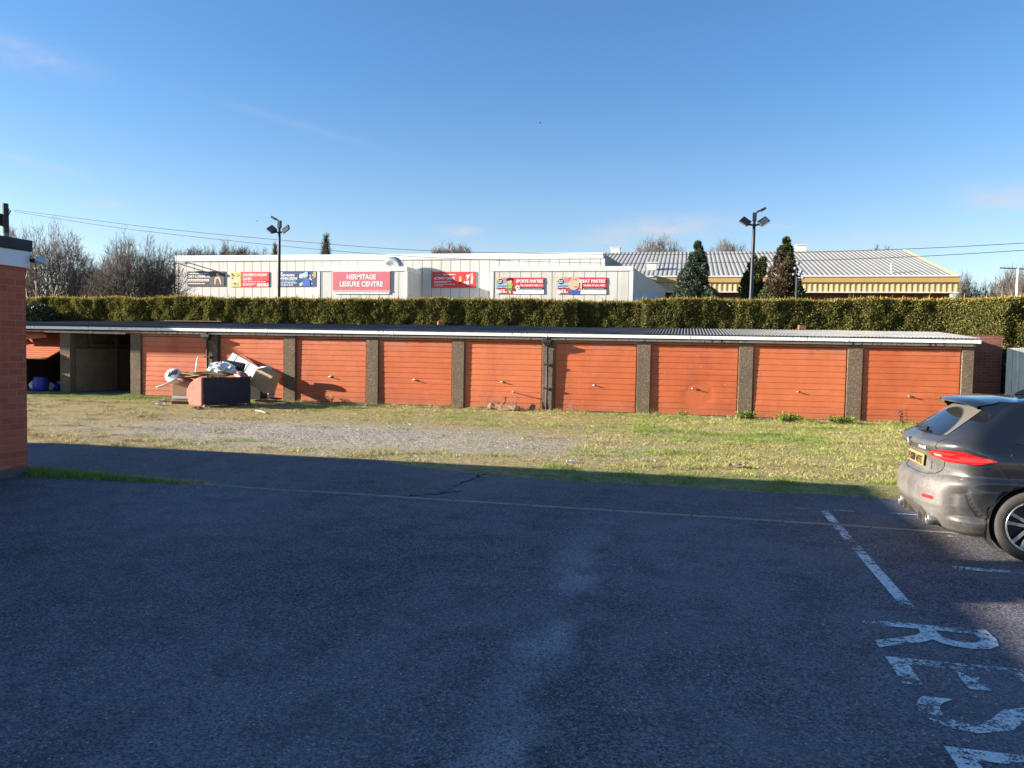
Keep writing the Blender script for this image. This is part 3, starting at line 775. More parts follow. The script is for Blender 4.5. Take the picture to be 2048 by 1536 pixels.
np_mesh('tip_growth', m3.reshape(-1, 3), 4, HTOP, hedge)
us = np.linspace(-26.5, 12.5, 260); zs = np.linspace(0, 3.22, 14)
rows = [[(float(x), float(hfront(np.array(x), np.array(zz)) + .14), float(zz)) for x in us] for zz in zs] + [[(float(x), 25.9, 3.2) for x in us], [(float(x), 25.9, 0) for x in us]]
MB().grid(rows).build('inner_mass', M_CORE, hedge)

# dark evergreen shrub at the left end of the garage roof
SHR = leafy('laurel_leaves', [(0, (.02, .032, .018)), (.6, (.05, .07, .035)), (1, (.13, .15, .10))], .45, .1)
sh = empty('evergreen_shrub', (0, 0, 0), 'dark bluish evergreen shrub growing against the hedge behind the left end of the garages', 'shrub')
n = 7000; c = V(66, 636, 24.0); q = rng.normal(0, 1, (n, 3)); q /= np.linalg.norm(q, axis=1)[:, None]; q *= (rng.uniform(.55, 1, n) ** .5)[:, None]
P = np.array(c) + q * np.array([1.0, .4, .50]); P[:, 2] += 0
v = sprays(P, q, rng.uniform(.06, .12, n), rng.uniform(.02, .035, n)); np_mesh('foliage', v.reshape(-1, 3), 4, SHR, sh)
MB().tube([(c.x, c.y + .2, 0), (c.x + .1, c.y + .1, 1.5), (c.x, c.y, 2.6)], [.05, .04, .02], 6).build('stem', M_TIMB, sh)

# ================================================================== leisure centre
def mat_clad():
    t = NT('white_wall_cladding'); x, y, z = t.xyz('World')[:3]
    f = t.math('FRACT', t.math('DIVIDE', t.math('ADD', x, 100.0), .74)); j = t.math('LESS_THAN', f, .07)
    n = t.noise(.5, 5, .6, 'World'); n2 = t.noise(5, 4, .6, 'World', (3, 3, .6))
    c = t.ramp(n, [(.3, (.555, .535, .50)), (.7, (.64, .62, .585))]); st = t.math('MULTIPLY', t.range(t.noise(1.0, 4, .6, 'World', (2.6, 2.6, .22)), .50, .68), .45); c = t.mix(st, c, (.44, .42, .38)); c = t.mix(t.range(n2, .5, .75, 0, .3), c, (.50, .47, .43))
    c = t.mix(t.math('MULTIPLY', j, .85), c, (.16, .155, .145)); t.set(c, .6, 0, .3); t.bump(t.math('SUBTRACT', 1.0, j), .4, .02)
    return t.mat
M_CLAD = mat_clad(); M_TRIM = plain('white_trim', (.68, .67, .64), .55, .08, 1.5)
M_GREYROOF = plain('grey_roof_sheet', (.25, .26, .27), .8, .25, 1)
M_TANW = plain('cream_render', (.55, .50, .43), .85, .15, 1.2)
lc = empty('leisure_centre', (0, 0, 0), 'long white clad leisure centre with flat roof behind the hedge', 'leisure centre')
LV, BV = 55.0, 52.13
def block(u0, u1, v0, v1, z, par=.42, name='wall'):
    MB().box(u0, u1, v0, v1, 0, z - par).build(name, M_CLAD, lc)
    MB().box(u0 - .05, u1 + .05, v0 - .06, v1 + .05, z - par, z).build('parapet', M_TRIM, lc, bevel=.03)
MB().box(-40.2, -5.85, LV, 80, 0, 8.18).build('wall', M_CLAD, lc)
MB().prism([(-40.28, LV - .07, 8.18), (-5.8, LV - .07, 8.18), (-5.8, LV - .07, 8.60), (-40.28, LV - .07, 8.66)], (0, .5, 0)).build('parapet', M_TRIM, lc, bevel=.03)
# sloped end wall and roof behind
e1 = V(1245, 530, 60.0)
MB().prism([(-5.80, LV + .44, 5), (-5.80, LV + .44, 8.58), (e1.x, e1.y, e1.z), (e1.x, e1.y, 5)], (-.2, .1, 0)).build('end_wall', M_GREYROOF, lc)
MB().prism([(-5.86, LV - .02, 0), (-5.70, LV - .02, 0), (-5.70, LV - .02, 8.2), (-5.86, LV - .02, 8.2)], (0, .3, 0)).build('corner_trim', M_TRIM, lc)
MB().prism([(-40.26, LV - .02, 0), (-40.02, LV - .02, 0), (-40.02, LV - .02, 8.2), (-40.26, LV - .02, 8.2)], (0, .3, 0)).build('corner_trim', M_TRIM, lc)
# two projecting boxes
MB().box(-26.34, -19.45, BV, LV, 0, 7.05).build('front_box', M_CLAD, lc); MB().box(-26.40, -19.40, BV - .05, LV, 7.05, 7.38).build('parapet', M_TRIM, lc, bevel=.03)
for u in (-26.38, -19.62): MB().box(u, u + .22, BV - .03, BV + .2, 0, 7.06).build('corner_trim', M_TRIM, lc)
MB().box(-13.25, -3.6, BV, LV, 0, 7.0).build('front_box', M_CLAD, lc); MB().box(-13.32, -3.47, BV - .05, LV, 7.0, 7.33).build('parapet', M_TRIM, lc, bevel=.03)
for u in (-13.3, -3.70): MB().box(u, u + .22, BV - .03, BV + .2, 0, 7.02).build('corner_trim', M_TRIM, lc)
e2 = V(1331, 578, 60.0)
MB().prism([(-3.5, BV + .2, 0), (-3.5, BV + .2, 7.25), (e2.x, e2.y, e2.z), (e2.x, e2.y, 0)], (-.3, .15, 0)).build('end_wall', M_TANW, lc)
a, b = V(1272, 583, BV + .4), V(1326, 585, 59.6)
MB().prism([(-3.46, BV + .4, 3.5), (-3.46, BV + .4, a.z), (e2.x - .12, e2.y - .3, b.z), (e2.x - .12, e2.y - .3, 3.5)], (.03, -.03, 0)).build('end_panel', plain('pale_blue_panel', (.42, .48, .58), .6, .1, 2), lc)
# curved metal flue
dk = V(800, 532, 54.2); s_ = .36
pts = [Vector((dk.x, 54.2, 6.9)), Vector((dk.x, 54.2, 7.45))] + [Vector((dk.x - .55 + .55 * math.cos(t), 54.2, 7.5 + .55 * math.sin(t))) for t in np.linspace(.1, 2.6, 9)]
MB().tube(pts, .30, 16, False).build('flue', plain('galvanised_metal', (.42, .43, .45), .4, .2, 3, .6), lc, smooth=True)
# roof vents
# floodlight and camera at the left corner
for du, ln in ((.0, .9), (1.15, .55)):
    MB().tube([(-39.9 + du, LV, 8.0), (-39.9 + du, LV - .7, 8.02)], .05, 6).obox((-39.9 + du - .25, LV - .75, 7.98), (ln, .35, .16), (0, .05, 0)).build('wall_light', plain('grey_casting', (.35, .36, .38), .5, .2, 5), lc, bevel=.02)

# ---- banners
def flat(name, rgb, parent, u0, u1, z0, z1, v, t=.004, rough=.55):
    return MB().box(u0, u1, v - t, v, z0, z1).build(name, rgb, parent)
def poly(name, pts, v, mat, parent, t=.004):
    return MB().prism([(p[0], v, p[1]) for p in pts], (0, t, 0)).build(name, mat, parent)
def disc(name, cu, cz, r, v, mat, parent, n=20, sx=1.0):
    return poly(name, [(cu + sx * r * math.cos(2 * math.pi * k / n), cz + r * math.sin(2 * math.pi * k / n)) for k in range(n)], v, mat, parent)
C = {}
def col(name, rgb):
    if name not in C: C[name] = plain('print_' + name, rgb, .5, .06, 2)
    return C[name]
RED, WHT, BLK, YEL, NAVY, GRN, SKIN, PINK, LBL, ORG = [col(*a) for a in (('red', (.62, .045, .05)), ('white', (.80, .80, .80)), ('black', (.025, .025, .028)),
    ('yellow', (.72, .60, .20)), ('navy', (.035, .065, .16)), ('green', (.30, .50, .07)), ('skin', (.72, .46, .32)), ('pink', (.58, .15, .19)), ('pale_blue', (.25, .50, .68)), ('orange', (.75, .30, .06)))]
GRYP = col('dark_grey', (.045, .045, .05))
def wtext(body, size, mat, u, z, v, parent, width=None, sq=.8, bold=.0):
    return lettering('lettering', body, size, mat, (u, v, z), (1, 0, 0), (0, 0, 1), parent, 'LEFT', sq, 1.0, width, bold)
def wbars(u, z, width, h, mat, v, parent, seed=1):
    """a line of print too small to read: word-length dashes"""
    r = random.Random(seed); mb = MB(); x = u
    while x < u + width - .03:
        w = min(r.uniform(.07, .24), u + width - x); mb.box(x, x + w, v - .003, v, z, z + h); x += w + .04
    return mb.build('small_print', mat, parent)
def banner(lab, u0, u1, z0, z1, v, mat):
    r = empty('banner', (0, 0, 0), lab, 'banner', 'banners on the leisure centre wall')
    flat('panel', mat, r, u0, u1, z0, z1, v, .03); return r
v0 = LV - .02; F = LV - .052; F2 = LV - .058; F3 = LV - .064
b = banner('black banner reading ONLY £1 JOINING FEE with a bare-armed athlete', -39.16, -35.81, 6.20, 7.38, v0, GRYP)
flat('picture', col('charcoal', (.085, .078, .075)), b, -37.1, -35.85, 6.24, 7.34, F)
wbars(-39.05, 7.19, 1.85, .07, WHT, F, b, 1)
wtext('ONLY £1 JOINING FEE', .30, WHT, -39.08, 6.88, F, b, 1.95, bold=.008)
flat('strip', WHT, b, -39.12, -37.2, 6.60, 6.76, F); wbars(-39.05, 6.65, 1.75, .06, RED, F2, b, 2)
wbars(-39.05, 6.38, 1.5, .07, WHT, F, b, 3)
poly('figure', [(-36.72, 6.36), (-36.62, 6.36), (-36.58, 6.72), (-36.45, 6.85), (-36.32, 6.72), (-36.2, 6.36), (-36.1, 6.36), (-36.2, 6.82), (-36.34, 6.98), (-36.40, 7.05), (-36.5, 7.05), (-36.58, 6.98), (-36.70, 6.82)], F2, SKIN, b)
disc('figure', -36.45, 7.14, .10, F2, SKIN, b)
b = banner("red banner reading CHILDREN'S HOLIDAY CAMPS with a yellow photo panel", -35.32, -31.93, 6.17, 7.33, v0, RED)
flat('picture', YEL, b, -35.32, -34.38, 6.17, 7.33, F)
rr = random.Random(4)
for k in range(26):
    cu, cz = rr.uniform(-35.2, -34.5), rr.uniform(6.3, 7.2); disc('figure', cu, cz, rr.uniform(.05, .12), F2 - .0006 * k, rr.choice([BLK, WHT, SKIN, GRN, NAVY, YEL]), b, 9)
wtext("CHILDREN'S HOLIDAY", .30, WHT, -34.22, 7.0, F, b, 2.15, bold=.008); wtext('CAMPS', .30, WHT, -34.22, 6.68, F, b, .78, bold=.008); wbars(-33.35, 6.69, 1.25, .2, col('brightred', (.75, .12, .09)), F, b, 4)
flat('strip', BLK, b, -34.36, -31.97, 6.52, 6.60, F); flat('strip', WHT, b, -32.95, -31.97, 6.20, 6.42, F)
wbars(-34.2, 6.54, 2.0, .04, WHT, F2, b, 5); wbars(-34.2, 6.37, 1.1, .05, WHT, F, b, 6); wbars(-34.2, 6.27, .9, .05, WHT, F, b, 26); wbars(-32.85, 6.27, .55, .07, GRYP, F2, b, 7); disc('logo', -32.12, 6.31, .06, F2, BLK, b)
b = banner('blue banner reading AWARD-WINNING SWIMMING LESSONS behind the left lamp post', -31.22, -27.86, 6.18, 7.38, v0, NAVY)
wbars(-31.05, 7.2, .3, .08, WHT, F, b, 8); wtext('AWARD-WINNING', .26, WHT, -31.1, 6.97, F, b, 1.35, bold=.008); wtext('SWIMMING LESSONS', .26, WHT, -31.1, 6.72, F, b, 1.6, bold=.008)
wbars(-31.05, 6.58, 1.4, .07, LBL, F, b, 9); wbars(-31.05, 6.44, 1.5, .06, WHT, F, b, 10); wbars(-31.05, 6.27, 1.2, .06, WHT, F, b, 11)
for k in range(24): disc('picture', rr.uniform(-29.35, -28.1), rr.uniform(6.3, 7.1), rr.uniform(.05, .15), F - .0006 * k, rr.choice([LBL, WHT, LBL, NAVY, SKIN]), b, 9)
disc('figure', -28.75, 7.08, .17, F3 - .012, SKIN, b); disc('figure', -28.75, 7.18, .16, F3 - .017, LBL, b, 16); poly('figure', [(-29.05, 6.2), (-28.4, 6.2), (-28.45, 6.7), (-28.6, 6.88), (-28.9, 6.88), (-29.0, 6.7)], F3 - .008, col('royal', (.05, .12, .42)), b)
flat('logo', ORG, b, -28.15, -27.92, 6.88, 7.32, F3)
b = empty('name_sign', (0, 0, 0), 'pink sign reading HERMITAGE LEISURE CENTRE in white capitals', 'sign')
BF = BV - .02
flat('panel', PINK, b, -25.12, -20.70, 5.66, 7.02, BF, .06)
for q in [('rail', -25.15, -20.67, 7.02, 7.06), ('rail', -25.15, -20.67, 5.60, 5.66)]: flat(q[0], M_TRIM, b, q[1], q[2], q[3], q[4], BF, .07)
wtext('HERMITAGE', .50, WHT, -24.02, 6.48, BF - .068, b, 2.25, bold=.012); wtext('LEISURE CENTRE', .50, WHT, -24.56, 5.97, BF - .068, b, 3.32, bold=.012)
flat('notice_strip', M_TRIM, b, -25.0, -20.75, 5.42, 5.56, BF, .04)
b = banner('red banner reading ACTIVITY CAMPS half in shadow beside the name sign block', -18.51, -15.13, 6.10, 7.28, v0, RED)
flat('strip', BLK, b, -18.35, -17.75, 7.02, 7.13, F); wtext('EVERYONE', .10, WHT, -18.31, 7.04, F2, b, .5); wbars(-17.65, 7.04, .95, .07, WHT, F, b, 12)
wtext('ACTIVITY CAMPS', .25, WHT, -18.38, 6.72, F, b, 1.62, bold=.008)
for zz, ww in ((6.55, 1.4), (6.47, 1.0), (6.34, 1.65), (6.22, .7)): wbars(-18.37, zz, ww, .045, WHT, F, b, int(zz * 100))
disc('figure', -16.32, 6.86, .09, F, SKIN, b); poly('figure', [(-16.42, 6.56), (-16.24, 6.56), (-16.25, 6.78), (-16.4, 6.78)], F, YEL, b); poly('figure', [(-16.43, 6.36), (-16.36, 6.36), (-16.32, 6.5), (-16.26, 6.38), (-16.18, 6.4), (-16.24, 6.57), (-16.42, 6.57)], F, BLK, b); disc('figure', -15.98, 6.50, .075, F, WHT, b)
disc('figure', -15.78, 6.98, .10, F, WHT, b); disc('figure', -15.44, 7.10, .09, F, col('blush', (.75, .5, .45)), b); poly('figure', [(-15.55, 6.4), (-15.36, 6.4), (-15.33, 6.98), (-15.53, 6.98)], F, col('blush', (.75, .5, .45)), b); poly('figure', [(-15.85, 6.36), (-15.68, 6.36), (-15.68, 6.62), (-15.85, 6.62)], F, WHT, b); poly('figure', [(-15.86, 6.72), (-15.6, 7.12), (-15.56, 7.06), (-15.8, 6.68)], F2, WHT, b)
def party(lab, u0, title, sub):
    bb = banner(lab, u0, u0 + 3.38, 5.46, 6.58, BV - .02, RED)
    f, g, h_, i_ = BV - .052, BV - .058, BV - .064, BV - .07
    flat('strip', WHT, bb, u0 + 1.25, u0 + 3.38, 5.46, 5.75, f); flat('strip', BLK, bb, u0 + 1.62, u0 + 3.36, 5.76, 5.90, f)
    wtext('ASK AT RECEPTION FOR MORE DETAILS', .085, WHT, u0 + 1.75, 5.79, g, bb, 1.5)
    wtext(title, .30, WHT, u0 + 1.42, 6.23, h_ - .02, bb, 1.88, bold=.01); wtext(sub, .165, WHT, u0 + 1.72, 5.99, f, bb, 1.55, bold=.005)
    poly('picture', [(u0 + .02, 5.85), (u0 + .75, 5.85), (u0 + .85, 6.3), (u0 + .55, 6.56), (u0 + .02, 6.56)], f, LBL, bb)
    poly('picture', [(u0 + .02, 6.3), (u0 + .02, 6.56), (u0 + .45, 6.56)], g, YEL, bb); poly('picture', [(u0 + .4, 6.2), (u0 + .75, 6.25), (u0 + .9, 6.56), (u0 + .5, 6.56)], g, col('rose', (.65, .2, .22)), bb)
    disc('logo', u0 + .29, 6.31, .185, h_, BLK, bb, 24)
    wbars(u0 + .16, 6.33, .26, .055, WHT, h_ - .006, bb, 14); wbars(u0 + .16, 6.23, .26, .055, WHT, h_ - .006, bb, 15)
    poly('logo', [(u0 + .12, 5.82), (u0 + .86, 5.85), (u0 + .86, 6.02), (u0 + .12, 6.02)], h_, BLK, bb); wtext('EVERYONE', .13, WHT, u0 + .15, 5.87, h_ - .006, bb, .68, bold=.004)
    poly('picture', [(u0 + .02, 5.47), (u0 + .25, 5.47), (u0 + .3, 5.7), (u0 + .02, 5.8)], g, WHT, bb); wbars(u0 + .32, 5.68, .3, .08, WHT, g, bb, 16); wbars(u0 + .28, 5.55, .5, .08, WHT, g, bb, 17)
    wbars(u0 + 2.75, 5.66, .45, .03, GRYP, g, bb, 18); wbars(u0 + 1.8, 5.6, .25, .03, GRYP, g, bb, 19)
    return bb, h_
b, h_ = party('red banner reading SPORTS PARTIES with a boy kicking a football', -12.89, 'SPORTS PARTIES', 'FOR CHILDREN AGED 5-12')
disc('figure', -11.92, 6.30, .16, h_ - .002, SKIN, b); poly('figure', [(-12.16, 6.34), (-11.74, 6.4), (-11.72, 6.55), (-12.0, 6.57), (-12.15, 6.48)], h_ - .008, BLK, b)
poly('figure', [(-12.06, 5.85), (-11.75, 5.82), (-11.70, 6.15), (-12.0, 6.2)], h_ - .004, GRN, b); poly('figure', [(-12.05, 5.7), (-11.7, 5.68), (-11.72, 5.85), (-12.05, 5.86)], h_ - .006, col('darkgreen', (.10, .26, .05)), b)
poly('figure', [(-11.95, 5.5), (-11.80, 5.5), (-11.84, 5.7), (-11.98, 5.7)], h_ - .003, SKIN, b); poly('figure', [(-11.78, 5.7), (-11.5, 5.62), (-11.46, 5.74), (-11.72, 5.8)], h_ - .003, BLK, b)
disc('figure', -11.35, 5.90, .165, h_ - .004, WHT, b); disc('figure', -11.35, 5.9, .06, h_ - .008, BLK, b, 5); [disc('figure', -11.35 + .13 * math.cos(a), 5.9 + .13 * math.sin(a), .03, h_ - .008, BLK, b, 5) for a in np.arange(0, 6.2, 1.257)]
b, h_ = party('red banner reading GREAT PARTIES with a laughing fair-haired child', -8.63, 'GREAT PARTIES', 'FOR KIDS OF ALL AGES')
poly('figure', [(-7.85, 5.46), (-7.05, 5.46), (-7.0, 5.7), (-7.3, 5.78), (-7.75, 5.72)], h_ - .004, col('royal', (.05, .12, .42)), b)
disc('figure', -7.46, 6.08, .34, h_ - .006, SKIN, b, 24, 1.08); poly('figure', [(-7.82, 6.2), (-7.72, 6.46), (-7.45, 6.57), (-7.1, 6.5), (-7.0, 6.3), (-7.25, 6.44), (-7.5, 6.46), (-7.7, 6.35)], h_ - .011, col('fair', (.72, .50, .28)), b)
poly('figure', [(-7.05, 5.85), (-6.9, 5.8), (-6.88, 6.35), (-7.0, 6.4)], h_ - .009, SKIN, b); poly('figure', [(-7.45, 6.0), (-7.22, 5.98), (-7.26, 5.9), (-7.4, 5.9)], h_ - .011, col('lip', (.45, .12, .10)), b)
for q in (-7.53, -7.25): disc('figure', q, 6.17, .02, h_ - .011, BLK, b, 8)

# ================================================================== metal-roofed hall on the right
M_ROOF2 = plain('profiled_roof_sheet', (.29, .285, .27), .75, .12, .6, .0)
M_YEL = plain('yellow_fascia_metal', (.50, .32, .115), .5, .1, 1.5)
hall = empty('sports_hall', (0, 0, 0), 'low hall with a grey profiled metal roof and yellow fascia behind the conifers', 'hall')
HV = 61.0
er = V(1915, 553, HV); el = V(1310, 556, HV); rv = U(1807, 500, er.x); hz = er.z
u0, u1 = -8.0, er.x; w = .36
us = []; k = 0; xx = u0
while xx < u1:
    us += [(xx, 0), (xx + w * .38, 0), (xx + w * .5, .03), (xx + w * .88, .03)]; xx += w
us.append((u1, 0))
rows = []
for t in (0, .34, .67, 1.0):
    vv_ = HV + (rv.y - HV) * t; zz = hz + (rv.z - hz) * t
    rows.append([(x, vv_, zz + h) for x, h in us])
MB().grid(rows).build('roof', M_ROOF2, hall)
MB().prism([(u0, rv.y, rv.z), (u1, rv.y, rv.z), (u1, rv.y + 14, hz), (u0, rv.y + 14, hz)], (0, 0, -.15)).build('roof', M_ROOF2, hall)
MB().prism([(u1, HV - .12, hz - .25), (u1 + .07, HV - .12, hz - .25), (u1 + .07, HV - .12, hz + .10), (u1, HV - .12, hz + .10)], (0, rv.y - HV + .12, rv.z - hz)).build('verge_trim', M_YEL, hall)
MB().box(u0, u1 + .12, HV - .18, HV - .02, hz - .42, hz + .0).build('fascia', M_YEL, hall); MB().box(u0, u1 + .02, HV - .24, HV - .182, hz - .02, hz + .09).build('eaves_gutter', M_TRIM, hall)
cl = []; xx = u0
while xx < u1 - .1:
    cl += [(xx, 0), (xx + .18, 0), (xx + .23, .03), (xx + .33, .03)]; xx += .38
zt, zb = hz - .425, hz - 1.12
M_YEL2 = plain('yellow_cladding', (.56, .41, .20), .55, .1, 2)
MB().grid([[(x, HV - .04 - h, zb) for x, h in cl], [(x, HV - .04 - h, zt) for x, h in cl]]).build('cladding', M_YEL2, hall)
MB().box(u0, u1 + .1, HV - .2, HV - .0, zb - .07, zb).build('cladding_trim', M_TRIM, hall); MB().box(u0, u1 + .1, HV, HV + 1.2, zb, zb + .1).build('soffit', M_DARK, hall)
MB().box(u1 - .02, u1 + .10, HV - .02, HV + 3, zb, hz).build('end_cladding', M_YEL2, hall)
wr = V(1899, 590, HV + 1.2).x
MB().box(u0, wr, HV + 1.2, HV + 24, 0, zb + .02).build('wall', M_BRICK, hall)
for px0, px1 in ((1655, 1695), (1843, 1868), (1762, 1800), (1440, 1480)):
    a, b_ = V(px0, 588, HV + 1.2), V(px1, 588, HV + 1.2)
    wd = MB().box(a.x, b_.x, HV + 1.10, HV + 1.19, 3.4, zb - .45).build('window', plain('dark_window', (.03, .032, .036), .15, .1, 3), hall)
    MB().box(a.x - .08, a.x, HV + 1.08, HV + 1.19, 3.4, zb - .37).box(b_.x, b_.x + .08, HV + 1.08, HV + 1.19, 3.4, zb - .37).box(a.x, b_.x, HV + 1.08, HV + 1.19, zb - .45, zb - .37).build('frame', M_TRIM, wd)
q = V(1699, 585, HV + 1.15); MB().tube([(q.x, HV + 1.1, 0), (q.x, HV + 1.1, zb)], .09, 8).build('downpipe', M_TRIM, hall)
M_VENT = plain('pale_vent', (.60, .60, .57), .6, .1, 3)
def onroof(px, py):
    # point on the front slope under a pixel
    d = ray(px, py); k = (rv.z - hz) / (rv.y - HV); t = (hz - CAM_H - k * HV) / (d.z - k * d.y); return CAMP + d * t
for px, py, sx, sz in ((1231, 506, .9, .45), (1601, 502, .9, .5)):
    q = V(px, py, rv.y + .3); MB().box(q.x - sx / 2, q.x + sx / 2, rv.y - .2, rv.y + .6, rv.z - .4, rv.z + sz).box(q.x - sx / 2 - .06, q.x + sx / 2 + .06, rv.y - .26, rv.y + .66, rv.z + sz, rv.z + sz + .07).build('ridge_vent', M_VENT, hall)
q = onroof(1303, 540); MB().obox((q.x, q.y, q.z + .25), (.8, .7, .6)).obox((q.x, q.y, q.z + .58), (.95, .85, .07)).build('roof_vent', M_VENT, hall)
q = onroof(1783, 546); MB().tube([(q.x, q.y, q.z - .1), (q.x, q.y, q.z + .7)], .09, 10).build('roof_pipe', M_VENT, hall)

# ================================================================== lamp posts, poles and wires
M_POLE = plain('black_painted_steel', (.018, .022, .032), .5, .3, 6)
M_GLASS = NT('lamp_glass').set((.25, .28, .32), .15, 0, .6).mat
def lamp_post(px, ytop, yhead, v, lab, flip=1, lean=0.0):
    top = V(px, ytop, v); r = empty('lamp_post', (top.x, v, 0), lab, 'lamp post', 'floodlight posts behind the hedge'); H = top.z; r.rotation_euler = (0, lean, 0)
    hz_ = V(px, yhead, v).z
    MB().tube([(0, 0, 0), (0, 0, 1.2), (0, 0, 1.25), (0, 0, H * .82), (0, 0, H - .05)], [.10, .10, .085, .07, .055], 12).build('pole', M_POLE, r, smooth=True)
    MB().tube([(-.07 * flip, 0, H - .02), (-.20 * flip, 0, H + .06)], .04, 8).obox((-.32 * flip, 0, H + .10), (.24, .14, .09), (0, .5 * flip, 0)).obox((0, 0, H - .2), (.16, .16, .34)).build('camera', M_POLE, r, bevel=.01)
    MB().tube([(-.28, 0, hz_ - .02), (0, 0, hz_ - .08), (.28, 0, hz_ - .02)], .04, 8).build('crossarm', M_POLE, r)
    for s in (-1, 1):
        ya = s * .35 - .25; ti = .62 * -s
        fl = MB().obox((s * .36, -.05, hz_ + .07), (.40, .36, .10), (.85, ti, ya * .3)).obox((s * .27, .02, hz_ - .01), (.16, .18, .13), (.35, ti, 0)).build('floodlight', M_POLE, r, bevel=.03)
        MB().obox((s * .36, -.092, hz_ + .03), (.33, .29, .02), (.85, ti, ya * .3)).build('lens', M_GLASS, fl)
    return r
lamp_post(557.5, 440, 462, 33.0, 'black twin floodlight post in front of the white leisure centre wall', 1, R(.3))
lamp_post(1505.5, 424, 447, 33.0, 'black twin floodlight post standing among the dark conifers', -1, R(.6))
# camera pole by the right conifer
q = V(1594, 548, 38); cp = empty('camera_pole', (q.x, 38, 0), 'grey pole with white camera cluster at the right edge of the tallest conifer', 'camera pole')
M_PALE = plain('pale_grey_casting', (.22, .23, .29), .5, .35, 9)
MB().tube([(0, 0, 0), (0, 0, q.z + .3)], .06, 10).build('pole', M_POLE, cp)
for dx, dz, s in ((-.10, .26, .08), (.02, .5, .09), (.17, .12, .085), (-.16, -.02, .07), (.26, -.18, .08), (.1, -.02, .09)):
    MB().lathe([(0, -s), (s * .7, -s * .7), (s, 0), (s * .7, s * .6), (0, s * .7)], 10, 'z', (dx, -.1, q.z + dz)).tube([(0, 0, q.z + dz), (dx, -.1, q.z + dz)], .03, 6).build('camera', M_PALE, cp, smooth=True)
# telegraph pole
M_WOOD = plain('weathered_pole_wood', (.17, .155, .12), .9, .3, 3); M_DKW = plain('dark_fittings', (.03, .03, .028), .7, .3, 6)
q = V(13.5, 407, 30); tp = empty('telegraph_pole', (q.x, 30, 0), 'wooden telegraph pole with dark top behind the brick building', 'pole'); tp.rotation_euler = (0, R(-.6), 0)
MB().tube([(0, 0, 0), (0, 0, q.z - 1.35)], [.17, .135], 12).build('shaft', M_WOOD, tp, smooth=True)
MB().tube([(0, 0, q.z - 1.35), (0, 0, q.z)], [.14, .125], 12).obox((-.2, -.1, q.z - .75), (.13, .2, .55)).tube([(-.15, 0, q.z - .95), (.0, 0, q.z - .95)], .03, 6).build('head', M_DKW, tp)
MB().tube([(.06, 0, q.z - .75), (.18, 0, q.z - .5), (.3, 0, q.z - .33)], .025, 6).obox((.1, 0, q.z - .3), (.14, .1, .14)).build('bracket', M_DKW, tp)
def wire(pts, lab):
    P = [V(x, y, v) for x, y, v in pts]; out = []
    for i in range(len(P) - 1):
        p0, p1, p2, p3 = P[max(i - 1, 0)], P[i], P[i + 1], P[min(i + 2, len(P) - 1)]
        for k in range(8):
            t = k / 8; out.append(.5 * ((2 * p1) + (p2 - p0) * t + (2 * p0 - 5 * p1 + 4 * p2 - p3) * t * t + (3 * p1 - p0 - 3 * p2 + p3) * t ** 3))
    out.append(P[-1])
    tag(MB().tube(out, .009, 5).build('overhead_wire', M_DKW, None), lab, 'wire', 'overhead wires above the hedge')
wire([(29, 420, 30), (184, 440, 29.5), (340, 459, 29), (596, 483, 28.3), (852, 501, 27.6), (1200, 508.5, 26.7), (1500, 507, 26), (1810, 498, 25.3), (2048, 486, 24.8), (2300, 470, 24.3)], 'upper of the two wires strung from the telegraph pole')
wire([(29, 423, 30), (184, 448, 29.5), (340, 468, 29), (596, 495, 28.3), (852, 514.5, 27.6), (1200, 526, 26.7), (1500, 524, 26), (1810, 514, 25.3), (2048, 500.5, 24.8), (2300, 484, 24.3)], 'lower of the two wires strung from the telegraph pole')
